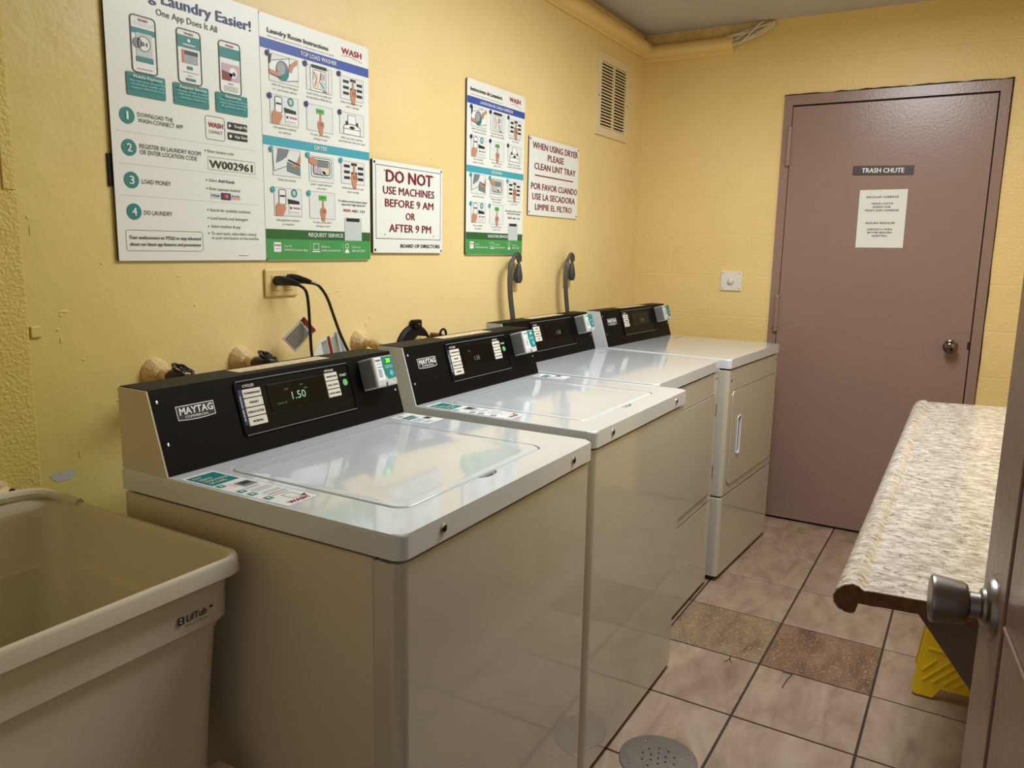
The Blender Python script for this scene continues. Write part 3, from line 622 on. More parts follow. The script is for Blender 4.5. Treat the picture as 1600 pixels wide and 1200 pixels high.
    if kind == 'washer' and last == '1.50': rd.rect(0.603, 0.127, 0.622, 0.143, 'dgreen', 2); rd.text('30', 'glow_lime', 0.605, 0.1295, 0.620, 0.011, layer=3, bold=True)
    else: rd.disc(0.612, 0.137, 0.005, 'lime' if kind != 'washer' else 'white', 2, 12)
    rd.poly([(0.590, 0.074), (0.590, 0.082), (0.596, 0.086), (0.594, 0.074)], 'ink', 1)
    rd.done('reader_label', cr)
    return r
machine('washer', (-0.0255, -0.9147), 0.758, 0.9309, 'nearest white top-load washer, beside the laundry tub, price lit on its display', 0.0408)
machine('washer', (0.7531, -0.8678), 0.143, 0.9265, 'second white top-load washer, in the middle between the near washer and the dryers', 0.0408, 'dim', 'grey')
machine('dryer', (1.4511, -0.7666), -0.553, 0.9303, 'white front-load dryer between the second washer and the farthest dryer', 0.038, 'dim', 'grey')
machine('dryer', (2.1675, -0.8043), -3.6335, 0.9313, 'farthest white front-load dryer, next to the mauve door, turned slightly outwards', 0.038, 'dim', 'grey')

# ------------------------------------------------------------------ laundry tub
tub = empty('laundry_tub', (-0.37, -0.35, 0)); tag(tub, 'cream plastic laundry tub left of the nearest washer', 'sink')
def ring(ix, iyf, iyb, z, rad):
    return [(x, y, z) for x, y in rr(-0.31 + ix, -0.285 + iyf, 0.306 - ix, 0.285 - iyb, rad, 6)]
bm = bmesh.new(); RN = []
for ix, z, rad in ((0.075, 0.46, .04), (0.045, 0.47, .04), (0.040, 0.60, .035), (0.032, 0.735, .03), (0.026, 0.750, .03), (0.020, 0.756, .03), (0.018, 0.818, .03), (0.016, 0.826, .03), (0.003, 0.827, .035), (0.0, 0.830, .036), (0.001, 0.852, .036), (0.004, 0.857, .034), (0.009, 0.858, .03)):
    RN.append(ring(ix, ix, ix, z, rad))
for ix, bk, z, rad in ((0.0125, 0.022, 0.857, .028), (0.0165, 0.040, 0.852, .03), (0.019, 0.050, 0.842, .045), (0.032, 0.075, 0.760, .05), (0.045, 0.090, 0.748, .05), (0.060, 0.11, 0.62, .05), (0.075, 0.12, 0.50, .05), (0.10, 0.14, 0.488, .05), (0.2, 0.22, 0.484, .03)):
    RN.append(ring(ix, ix, bk, z, rad))
loft(bm, RN); ob('basin', bm, TUBM, tub, True)
# raised back ledge with rolled edge
bm = bmesh.new(); P = spline([(-0.30, 0.262, 0.872), (-0.1, 0.268, 0.874), (0.10, 0.268, 0.874), (0.22, 0.268, 0.872), (0.27, 0.258, 0.868), (0.292, 0.225, 0.860), (0.297, 0.17, 0.856)], 6)
tube(bm, P, 0.009, 8); ob('back_ledge', bm, TUBM, tub, True)
for x in (-0.27, 0.262):
    for y in (-0.24, 0.24): ob('leg', prism(bmesh.new(), rr(x - .02, y - .02, x + .02, y + .02, .005, 2), 0.0, 0.475), TUBM, tub)
ob('drain', lathe(bmesh.new(), [(0.04, 0), (0.04, 0.003), (0.03, 0.004), (0.02, 0.001), (0, 0.001)], 20, (0, 0.0, 0.484)), STEEL, tub, True)
tl = Sheet((0, -0.2672, 0), (1, 0, 0), (0, 0, 1), (0, -1, 0))
tl.text('LilTub', 'ink', 0.198, 0.777, 0.234, 0.011, bold=True, layer=2, slant=.1); tl.disc(0.243, 0.785, 0.0035, 'ink', 2, 8, .6); tl.rect(0.183, 0.776, 0.194, 0.788, 'ink', 2); tl.rect(0.186, 0.779, 0.191, 0.781, 'white', 3); tl.rect(0.186, 0.784, 0.191, 0.786, 'white', 3)
for k in range(7): tl.rect(0.196 + .006 * k, 0.7695, 0.2005 + .006 * k, 0.7715, 'line', 2)
tl.done('moulded_lettering', tub)
# painted pipe stub at the wall behind the tub
fp = empty('wall_faucet', (-0.135, -0.012, 0.868)); tag(fp, 'stubby yellow-painted pipe elbow on the wall behind the tub', 'pipe')
ob('pipe_elbow', tube(bmesh.new(), spline([(0, 0.0, 0.0), (0, -0.02, 0.0), (-0.004, -0.035, 0.002), (-0.02, -0.045, 0.0), (-0.05, -0.048, -0.002)], 4), 0.012, 12), ROS, fp, True)
ob('flange', lathe(bmesh.new(), [(0.019, 0), (0.018, 0.005), (0.011, 0.008)], 16, (0, 0, 0), (0, -1, 0)), ROS, fp, True)
ob('pipe_opening', lathe(bmesh.new(), [(0.0075, 0), (0.007, 0.002), (0, 0.0025)], 12, (0.004, -0.046, 0.003), (0.25, -1, 0.1)), DARK, fp, True)

# ------------------------------------------------------------------ wall fittings behind the machines
VDARK = mat('dark_oxidised_valve', rgb(60, 46, 34), 0.4, metal=0.5)
def valve(x, z, label, wheel, hx=None):
    r = empty('water_valve', (x, 0, z)); tag(r, label, 'valve', 'water valves behind the washers')
    bm = lathe(bmesh.new(), [(0.034, 0), (0.034, 0.004), (0.030, 0.016), (0.020, 0.030), (0.013, 0.034)], 22, (0, 0, 0), (0, -1, 0))
    ob('flange', bm, ROS, r, True)
    ob('supply_pipe', tube(bmesh.new(), [(0, -0.03, 0), (0, -0.050, -0.002), (0, -0.058, -0.003)], [0.014, 0.013, 0.016], 12), ROS, r, True)
    ob('valve_body', tube(bmesh.new(), [(0, -0.056, -0.003), (0, -0.064, -0.004), (0.0, -0.085, -0.006), (0, -0.10, -0.006)], [0.012, 0.017, 0.016, 0.009], 12), VDARK if wheel else ROS, r, True)
    if wheel:
        c = Vector((-0.004, -0.110, 0.015)); d = Vector((0.25, -0.45, 0.85)).normalized(); q = Vector((0, 0, 1)).rotation_difference(d)
        P = [c + q @ Vector(((0.023 + 0.0028 * math.cos(6 * a)) * math.cos(a), (0.023 + 0.0028 * math.cos(6 * a)) * math.sin(a), 0)) for a in [2 * math.pi * k / 48 for k in range(49)]]
        bm = tube(bmesh.new(), P, 0.0042, 6)
        for k in range(3):
            a = 2 * math.pi * k / 3; tube(bm, [c, c + q @ Vector((0.022 * math.cos(a), 0.022 * math.sin(a), 0))], 0.0026, 6)
        tube(bm, [Vector((0, -0.085, -0.006)), c + d * 0.004], 0.006, 8)
        ob('handwheel', bm, mat('black_handwheel', rgb(24, 26, 40), 0.2), r, True)
    return r
valve(0.222, 1.052, 'leftmost crusted yellow flange with a black handwheel valve, over the nearest washer', True)
valve(0.464, 1.055, 'second crusted flange with a black handwheel valve, below the wall socket', True)
valve(0.911, 1.060, 'crusted yellow pipe flange without handwheel, left of the black pipe collar', False)
dc = empty('drain_collar', (1.180, 0, 0.995)); tag(dc, 'round black drain collar on the wall behind the second washer', 'pipe collar')
ob('collar', lathe(bmesh.new(), [(0.096, 0), (0.096, 0.008), (0.088, 0.016), (0.050, 0.018), (0.046, 0.010), (0.0, 0.010)], 32, (0, 0, 0), (0, -1, 0)), RUB, dc, True)
ob('collar_knob', B((-0.020, -0.026, 0.084), (0.020, -0.004, 0.112), bev=0.004), RUB, dc)
ob('clamp_screw', lathe(bmesh.new(), [(0.004, 0), (0.003, 0.004), (0, 0.005)], 8, (0, -0.026, 0.098), (0, -1, 0)), CHROME, dc, True)
ob('pipe_end', lathe(bmesh.new(), [(0.022, 0), (0.022, 0.03), (0.017, 0.031), (0.017, 0.015), (0, 0.015)], 20, (0.01, -0.012, 0.036), (0, -1, 0)), PLATE, dc, True)
hv = empty('hose_valve', (1.285, 0, 1.045)); tag(hv, 'small black valve handle peeking over the second washer right of the black collar', 'valve')
ob('stem', lathe(bmesh.new(), [(0.010, 0), (0.010, 0.04), (0.006, 0.05)], 10, (0, 0, 0), (0, -1, 0)), BRASS, hv, True)
ob('handwheel', tube(bmesh.new(), [(0.017 * math.cos(a), -0.050, 0.008 + 0.017 * math.sin(a)) for a in [2 * math.pi * k / 16 for k in range(17)]], 0.004, 6), RUB, hv, True)

# outlet with two black plugs, over the nearest washer
ou = empty('wall_socket', (0.608, 0, 1.246)); tag(ou, 'wide yellow-painted wall socket plate above the nearest washer', 'socket')
ob('cover_plate', B((-0.057, -0.008, -0.037), (0.057, 0.0, 0.037), bev=0.004), PLATE, ou)
for x in (-0.022, 0.022): ob('socket_face', B((x - 0.015, -0.010, -0.022), (x + 0.015, -0.006, 0.022), bev=0.003), PLATE, ou)
def plug_cord(px, pz, cord, tagpts, label, tagname):
    r = empty('power_cord', (px, -0.01, pz)); tag(r, label, 'cord')
    ob('plug', tube(bmesh.new(), [(0, -0.001, 0), (0, -0.016, 0), (0.004, -0.030, -0.001), (0.010, -0.052, -0.004), (0.016, -0.066, -0.008)], [0.013, 0.0135, 0.012, 0.0085, 0.006], 12), CORDB, r, True)
    ob('cord', tube(bmesh.new(), spline([(c[0] - px, c[1] + 0.01, c[2] - pz) for c in cord], 8), 0.0042, 8), CORDB, r, True)
    P, mk = tagpts
    A = [Vector((a[0] - px, a[1] + 0.01, a[2] - pz)) for a in P]
    bm = bmesh.new(); n = (A[1] - A[0]).cross(A[3] - A[0]).normalized() * 0.0004
    va = [bm.verts.new(a) for a in A]; vb = [bm.verts.new(a + n * 2) for a in A]; bm.faces.new(va); bm.faces.new(vb)
    for k in range(4): bm.faces.new((va[k], va[(k + 1) % 4], vb[(k + 1) % 4], vb[k]))
    tg = ob('warning_tag', bm, PAPER, r)
    U = A[1] - A[0]; V = A[3] - A[0]
    nn = U.cross(V).normalized()
    if nn.y > 0: nn = -nn
    s = Sheet(A[0] + nn * 0.0009, U, V, nn); mk(s); s.done('tag_print', tg)
def mk1(s):
    s.rect(0.84, 0.0, 1.0, 1.0, 'maroon', 1); s.frame(0, 0, 1, 1, 'maroon', 0.02, 1)
    for k in range(13): s.rect(0.06 + 0.058 * k, 0.07, 0.085 + 0.058 * k, 0.93, 'ink', 1)
def mk2(s):
    s.rect(0.0, 0.0, 0.14, 1.0, 'grey', 1); s.rect(0.55, 0.0, 0.68, 1.0, 'maroon', 1)
    for k in range(9): s.rect(0.72 + 0.03 * k, 0.08, 0.733 + 0.03 * k, 0.92, 'line', 1)
    for k in range(6): s.rect(0.24 + 0.05 * k, 0.1, 0.255 + 0.05 * k, 0.8, 'line', 1)
plug_cord(0.586, 1.252, [(0.602, -0.072, 1.244), (0.616, -0.085, 1.228), (0.622, -0.088, 1.190), (0.624, -0.090, 1.120), (0.622, -0.100, 1.040), (0.622, -0.14, 0.93)],
          ([(0.545, -0.070, 1.106), (0.618, -0.074, 1.158), (0.656, -0.070, 1.120), (0.592, -0.066, 1.066)], mk1), 'black power cord with a red-striped warning tag, left of the two cords', 't')
plug_cord(0.630, 1.256, [(0.646, -0.072, 1.248), (0.668, -0.082, 1.238), (0.700, -0.080, 1.205), (0.726, -0.080, 1.150), (0.745, -0.085, 1.100), (0.765, -0.10, 1.040), (0.78, -0.13, 0.94)],
          ([(0.756, -0.074, 1.112), (0.680, -0.070, 1.088), (0.640, -0.066, 1.030), (0.776, -0.074, 1.040)], mk2), 'black power cord with a white warning tag, right of the two cords', 't')

# dryer cords: outlet plate, round plug and looped grey cord
def dryer_cord(x, label1, label2, z=1.247):
    p = empty('dryer_outlet', (x, 0, z - 0.012)); tag(p, label1, 'socket', 'dryer outlets')
    ob('cover_plate', B((-0.028, -0.008, -0.056), (0.042, 0.0, 0.056), bev=0.004), PLATE, p)
    ob('outlet_face', lathe(bmesh.new(), [(0.026, 0), (0.026, 0.004), (0, 0.004)], 20, (0.004, -0.008, 0.008), (0, -1, 0)), PLATE, p, True)
    r = empty('power_cord', (x, -0.012, z)); tag(r, label2, 'cord', 'grey dryer cords')
    bm = bmesh.new(); rings = []
    for h, w, d in ((0.040, .008, .007), (0.032, .012, .009), (0.012, .0165, .012), (-0.006, .021, .015), (-0.022, .021, .015), (-0.034, .015, .012), (-0.037, .009, .008)):
        rings.append([(w * math.cos(2 * math.pi * k / 16), -0.020 + d * math.sin(2 * math.pi * k / 16), h) for k in range(16)])
    loft(bm, rings); ob('plug', bm, mat('blue_grey_plug', rgb(52, 56, 64), 0.4), r, True)
    C = [(0.001, -0.020, 0.036), (0.0, -0.022, 0.052), (-0.012, -0.026, 0.066), (-0.040, -0.030, 0.073), (-0.070, -0.034, 0.062), (-0.092, -0.038, 0.030), (-0.098, -0.038, -0.02), (-0.092, -0.038, -0.08), (-0.078, -0.038, -0.14), (-0.062, -0.038, -0.20), (-0.045, -0.038, -0.27)]
    sp = spline(C, 7)
    bm = tube(bmesh.new(), sp, 0.0052, 8)
    for off in (-0.0098, 0.0098):
        tube(bm, [p_ + Vector((off * (1 if p_.z < 0.06 else 0.7), -0.001, 0.006 * 0 + (0.0098 if off > 0 else -0.0098) * (1 if p_.z > 0.055 else 0))) for p_ in sp[6:]], 0.0052, 8)
    ob('cord', bm, CORDG, r, True)
    return r
dryer_cord(1.822, 'yellow outlet plate under the left grey dryer plug, below the Spanish poster', 'looped grey dryer cord below the Spanish instruction poster')
dryer_cord(2.300, 'yellow outlet plate under the right grey dryer plug, below the lint sign', 'looped grey dryer cord below the lint tray sign', 1.246)

# ------------------------------------------------------------------ vent grille
vg = empty('vent_grille', (2.741, 0, 2.068)); tag(vg, 'cream louvred vent grille high on the wall near the far corner', 'vent')
VW, VH = 0.187, 0.184
bm = bmesh.new()
for a, b2 in (((-VW, -0.010, -VH), (-VW + 0.042, 0, VH)), ((VW - 0.042, -0.010, -VH), (VW, 0, VH)), ((-VW + .042, -0.010, VH - 0.036), (VW - .042, 0, VH)), ((-VW + .042, -0.010, -VH), (VW - .042, 0, -VH + 0.036)), ((-0.008, -0.010, -VH + .036), (0.008, 0, VH - .036))): box(bm, a, b2)
ob('grille_frame', bm, VENTM, vg)
ob('duct_opening', B((-VW + 0.03, -0.0015, -VH + 0.03), (VW - 0.03, -0.0005, VH - 0.03)), DARK, vg)
sm = bpy.data.meshes.new('slat'); b_ = bmesh.new(); hw = (VW - 0.042 - 0.008) / 2 + .001
prism(b_, [(-0.0105, -0.0042), (-0.0105, 0.0022), (-0.0030, 0.0052), (-0.0030, 0.0038), (-0.0090, 0.0010), (-0.0090, -0.0042)], -hw, hw, 'x'); bmesh.ops.recalc_face_normals(b_, faces=b_.faces); b_.to_mesh(sm); b_.free(); sm.materials.append(VENTM)
for sx in (-1, 1):
    for k in range(21):
        o = bpy.data.objects.new('slat', sm); COL.objects.link(o); o.parent = vg; o.location = (sx * (0.008 + hw - .001), 0, -VH + 0.042 + (2 * VH - 0.084) * k / 20)
for x, z in ((-VW + 0.018, -0.01), (VW - 0.018, -0.01)): ob('screw', lathe(bmesh.new(), [(0.004, 0), (0.003, 0.002), (0, 0.0025)], 10, (x, -0.010, z), (0, -1, 0)), DARK, vg, True)

# ------------------------------------------------------------------ posters and signs
def board(name, x0, z0, w, h, label, cat='poster', rad=0.008, th=0.006, off=0.002, edge=SIGNE, tilt=0):
    bm = bmesh.new(); prism(bm, rr(0, 0, w, h, rad, 3), 0, -th, 'y')
    o = ob(name, bm, [SIGNW, edge]); 
    for p in o.data.polygons: p.material_index = 0 if p.normal.y < -0.5 else 1
    o.location = (x0, -off, z0); tag(o, label, cat)
    return o, Sheet((0, -th - 0.0002, 0), (1, 0, 0), (0, 0, 1), (0, -1, 0)), Sheet((0, -th - 0.0002, 0), (1, 0, 0), (0, 0, 1), (0, -1, 0))
def hand(s, x, y, k, L=3, flip=1):
    P = [(-.10, -.9), (-.34, -.35), (-.42, .0), (-.30, .30), (-.12, .34), (-.10, 1.0), (.03, 1.08), (.10, 1.0), (.12, .35), (.36, .22), (.44, -.05), (.30, -.4), (.22, -.9)]
    s.poly([(x + flip * a * k, y + b * k) for a, b in P], 'skin', L)
    for a in (-.12, .06, .22): s.bar(x + flip * a * k, y - .15 * k, x + flip * (a + .02) * k, y + .2 * k, 0.05 * k, 'maroon', L + 1)
def fig(s, kind, r):
    x0, z0, x1, z1 = r; w, h = x1 - x0, z1 - z0
    X = lambda u: x0 + u * w; Z = lambda v: z0 + v * h; lw = w * 0.014
    s.rect(x0, z0, x1, z1, 'fig', 1); s.frame(x0, z0, x1, z1, 'grey', lw * .8, 2)
    if kind == 'drum':
        s.poly([(X(0), Z(.72)), (X(.7), Z(.95)), (X(1), Z(.7)), (X(1), Z(.3)), (X(.6), Z(.1)), (X(0), Z(.35))], 'white', 2)
        s.line([(X(0), Z(.70)), (X(.70), Z(.97)), (X(.68), Z(.60))], lw, 'ink', 3); s.line([(X(.02), Z(.25)), (X(.6), Z(.12)), (X(1), Z(.22))], lw, 'ink', 3)
        s.disc(X(.45), Z(.45), w * .23, 'line', 3, 18, 1.1); s.disc(X(.48), Z(.38), w * .17, 'teal', 4, 18, 1.0); s.disc(X(.40), Z(.52), w * .15, 'grey', 5, 16)
        s.poly([(X(.66), Z(.5)), (X(.70), Z(.75)), (X(.95), Z(.98)), (X(1), Z(.85)), (X(.82), Z(.66)), (X(.76), Z(.46))], 'skin', 5)
        s.poly([(X(0), Z(.42)), (X(.3), Z(.36)), (X(.4), Z(.26)), (X(.3), Z(.22)), (X(0), Z(.28))], 'skin', 5); s.poly([(X(0), Z(.98)), (X(.1), Z(.98)), (X(.05), Z(.62)), (X(0), Z(.62))], 'ink', 4)
    elif kind == 'top':
        s.rect(X(.15), Z(0), X(.85), Z(.95), 'white', 2); s.frame(X(.15), Z(.0), X(.85), Z(.95), 'line', lw, 3); s.rect(X(.2), Z(.90), X(.78), Z(1.03), 'ink', 4)
        s.frame(X(.24), Z(.1), X(.76), Z(.85), 'ink', lw, 3, w * .05)
        for a, b2, c in ((.35, .6, 'sand'), (.62, .62, 'pink'), (.40, .3, 'sand'), (.63, .3, 'sky')): s.poly([(X(a - .09), Z(b2 - .14)), (X(a + .08), Z(b2 - .12)), (X(a + .10), Z(b2 + .12)), (X(a - .05), Z(b2 + .15))], c, 4)
        s.line([(X(.27), Z(.75)), (X(.4), Z(.5)), (X(.3), Z(.2))], lw, 'ink', 5); s.line([(X(.55), Z(.8)), (X(.5), Z(.4)), (X(.68), Z(.16))], lw, 'ink', 5); s.rect(X(.62), Z(.04), X(.78), Z(.08), 'maroon', 5)
    elif kind == 'buttons':
        for a, b2 in ((.12, .78), (.42, .88), (.70, .74), (.12, .52), (.70, .50), (.12, .27), (.70, .25), (.42, .48)): s.rect(X(a), Z(b2 - .06), X(a + .24), Z(b2 + .06), 'ink', 3, w * .015)
        hand(s, X(.54), Z(.30), w * .34, 4)
    elif kind == 'pay':
        s.rect(X(.16), Z(.40), X(.42), Z(.95), 'white', 3, w * .05); s.frame(X(.16), Z(.40), X(.42), Z(.95), 'ink', lw * 1.3, 4, w * .05); s.rect(X(.2), Z(.68), X(.38), Z(.74), 'ink', 5)
        s.poly([(X(.05), Z(0)), (X(.05), Z(.35)), (X(.15), Z(.5)), (X(.22), Z(.42)), (X(.35), Z(.42)), (X(.42), Z(.3)), (X(.3), Z(0))], 'skin', 5)
        s.ring(X(.72), Z(.84), w * .11, w * .04, 'teal', 3); s.disc(X(.72), Z(.84), w * .05, 'sky', 3, 12)
        s.poly([(X(.48), Z(.62)), (X(.90), Z(.56)), (X(.92), Z(.40)), (X(.50), Z(.44))], 'ink', 3); s.rect(X(.52), Z(.08), X(.94), Z(.44), 'white', 4); s.text('WASH', 'red', X(.66), Z(.26), X(.92), h * .08, 5, True); s.rect(X(.55), Z(.26), X(.62), Z(.34), 'ink', 5); s.rect(X(.55), Z(.14), X(.88), Z(.16), 'line', 5)
    elif kind == 'start':
        s.rect(X(.36), Z(.68), X(.66), Z(.87), 'lime', 3, w * .02); s.rect(X(.42), Z(.76), X(.6), Z(.79), 'dgreen', 4); hand(s, X(.52), Z(.28), w * .30, 4)
    elif kind == 'open':
        s.poly([(X(.16), Z(0)), (X(.16), Z(.35)), (X(.25), Z(.48)), (X(.72), Z(.48)), (X(.84), Z(.35)), (X(.84), Z(0))], 'white', 2)
        s.line([(X(.16), Z(0)), (X(.16), Z(.35)), (X(.25), Z(.48)), (X(.72), Z(.48)), (X(.84), Z(.35)), (X(.84), Z(0))], lw * 1.3, 'ink', 3); s.line([(X(.16), Z(.26)), (X(.84), Z(.26))], lw, 'ink', 3)
        s.rect(X(.33), Z(.48), X(.66), Z(.90), 'white', 3); s.frame(X(.33), Z(.48), X(.66), Z(.90), 'line', lw, 4); s.rect(X(.24), Z(.42), X(.32), Z(.60), 'ink', 4); s.rect(X(.68), Z(.42), X(.75), Z(.60), 'ink', 4); s.disc(X(.5), Z(.34), w * .11, 'ink', 4, 12, .35)
    elif kind == 'lint':
        s.poly([(X(.12), Z(.45)), (X(.2), Z(1)), (X(.6), Z(1)), (X(.5), Z(.72)), (X(.3), Z(.55))], 'line', 3); s.line([(X(0), Z(.98)), (X(.04), Z(.16)), (X(.5), Z(.38))], lw, 'ink', 3)
        s.poly([(X(.52), Z(.55)), (X(.98), Z(.40)), (X(.98), Z(.08)), (X(.50), Z(.20))], 'line', 4); s.poly([(X(.62), Z(.38)), (X(.9), Z(.62)), (X(1), Z(.9)), (X(1), Z(.55)), (X(.8), Z(.38))], 'skin', 5); s.bar(X(.55), Z(.62), X(.98), Z(.46), lw * 2.5, 'ink', 6)
    elif kind == 'load':
        s.frame(X(.08), Z(.18), X(.92), Z(.94), 'ink', lw, 3, w * .08); s.rect(X(.16), Z(.28), X(.84), Z(.86), 'panel', 3, w * .08); s.frame(X(.16), Z(.28), X(.84), Z(.86), 'ink', lw * 1.4, 5, w * .08)
        s.rect(X(.30), Z(.58), X(.78), Z(.82), 'line', 4, w * .05); s.disc(X(.36), Z(.42), w * .13, 'pink', 4, 14, .9); s.disc(X(.64), Z(.46), w * .13, 'sand', 4, 14, .8); s.disc(X(.56), Z(.34), w * .10, 'sky', 4, 14, .7)
        s.poly([(X(-.02), Z(.95)), (X(.2), Z(.90)), (X(.34), Z(.70)), (X(.24), Z(.60)), (X(0), Z(.72))], 'skin', 6)
def instructions(o, art, tx, T):
    W_ = 0.407; Hh = 0.611
    art.rect(0.001, 0.528, W_ - 0.001, 0.552, 'blue', 1); art.rect(0.001, 0.293, W_ - 0.001, 0.316, 'cyan', 1)
    art.rect(0.001, 0.0555, W_ - 0.001, 0.081, 'dgreen', 1); art.rect(0.001, 0.001, W_ - 0.001, 0.0555, 'green', 1)
    for r, k in (((.027, .452, .1275, .520), 'drum'), ((.156, .453, .254, .519), 'top'), ((.286, .452, .383, .514), 'buttons'), ((.027, .348, .125, .421), 'pay'), ((.154, .3485, .254, .418), 'start'), ((.281, .356, .383, .417), 'open'),
                 ((.030, .2186, .127, .2885), 'lint'), ((.1585, .214, .2535, .283), 'load'), ((.284, .218, .384, .282), 'buttons'), ((.0315, .116, .1287, .1886), 'pay'), ((.157, .114, .2566, .1877), 'start')): fig(art, k, r)
    for k, (x, y) in enumerate(((.0244, .518), (.152, .518), (.280, .5165), (.026, .4155), (.153, .415), (.281, .4136))): art.disc(x, y, .0075, 'navy', 8); tx.text(str(k + 1), 'white', x - .002, y - .0035, x + .002, .007, 28, True)
    for k, (x, y) in enumerate(((.0263, .284), (.1537, .2828), (.2818, .2816), (.0276, .1828), (.1544, .1817))): art.disc(x, y, .0075, 'cyan', 8); tx.text(str(k + 1), 'white', x - .002, y - .0035, x + .002, .007, 28, True)
    art.rect(.2947, .0558, .3677, .1060, 'panel', 2); art.rect(.2947, .106, .3677, .1217, 'panel', 2); art.rect(.302, .1106, .3581, .1204, 'ink', 3)
    art.rect(.0257, .0219, .051, .0472, 'white', 2, .003); art.text('WASH', 'red', .0275, .037, .049, .005, 3, True); art.rect(.030, .0295, .047, .0310, 'line', 3)
    art.bar(.156, .018, .156, .050, .0006, 'white', 2); art.bar(.287, .018, .287, .050, .0006, 'white', 2)
    art.frame(.168, .028, .190, .046, 'white', .0016, 2); art.rect(.164, .022, .194, .025, 'white', 2); art.ring(.3035, .040, .0075, .0018, 'white', 2); art.poly([(.294, .020), (.298, .030), (.309, .030), (.313, .020)], 'white', 2)
    art.line([(.292, .5665), (.325, .5705), (.378, .563)], .0009, 'red', 2)
    for t in T: tx.text(t[0], t[1], t[2], t[3], t[4], t[5], 4, t[6] if len(t) > 6 else False, slant=0)
EN = [('Laundry Room Instructions', 'ink', .0258, .5675, .241, .0115, True), ('WASH', 'red', .2937, .5734, .3756, .0160, True), ('Please report needs and leave out. Return to the attendant or contact us if needed', 'ink', .026, .5575, .262, .0035), ('TOP LOAD WASHER', 'white', .1364, .5350, .2714, .0105, True),
 ('Add 1/4 cup of detergent', 'ink', .035, .4425, .1256, .0052), ('or 1 pod inside cylinder', 'ink', .038, .4320, .1222, .0052), ('Load clothes loosely and', 'ink', .157, .4425, .2492, .0052), ('evenly below MAX fill line', 'ink', .1547, .4320, .2514, .0052),
 ('Select temperature / soil', 'ink', .2869, .4415, .3763, .0052), ('fabric settings', 'ink', .3098, .4310, .3614, .005), ('Use payment method', 'ink', .0371, .3380, .1144, .0054), ('on machine', 'ink', .0546, .3270, .0966, .0052), ('To start, press fabric', 'ink', .1674, .3370, .2408, .0054), ('setting or start', 'ink', .1783, .3265, .2306, .0054),
 ('After use, clean machine', 'ink', .2854, .3435, .3754, .0052), ('and keep fresh with door open', 'ink', .2762, .3335, .3872, .0052), ('DRYER', 'white', .1795, .2995, .2277, .0105, True), ('Clean lint screen', 'ink', .047, .2070, .1093, .0055), ('Load 1 wash load and', 'ink', .1641, .2045, .2436, .0055), ('close door', 'ink', .1866, .1945, .2247, .005),
 ('Select temperature / soil', 'ink', .2866, .2040, .3767, .0054), ('fabric settings', 'ink', .3101, .1935, .3583, .005), ('Use payment method', 'ink', .038, .1030, .117, .0056), ('on machine', 'ink', .0568, .0925, .0988, .0052), ('To start, press fabric', 'ink', .1691, .1020, .2426, .0053), ('setting or start', 'ink', .1804, .0920, .2349, .0052),
 ('To submit a service request, please', 'ink', .270, .1660, .393, .0055, True), ('report the 9 digit machine ID', 'ink', .2833, .1565, .3841, .0055, True), ('WASH', 'red', .2896, .1385, .3195, .0077, True), ('ABC 123', 'ink', .3255, .1387, .3813, .0063, True), ('REQUEST SERVICE', 'white', .1505, .0640, .2864, .0105, True),
 ('Use the', 'white', .060, .0350, .088, .0062), ('WASH-Connect App', 'white', .060, .0243, .1459, .0062, True), ('Online at', 'white', .1973, .0345, .2324, .0062), ('wash.com/service', 'white', .197, .0240, .2754, .0062, True), ('Call us at', 'white', .3242, .0345, .3614, .0062), ('800.342.5932', 'white', .324, .0232, .3802, .0062, True)]
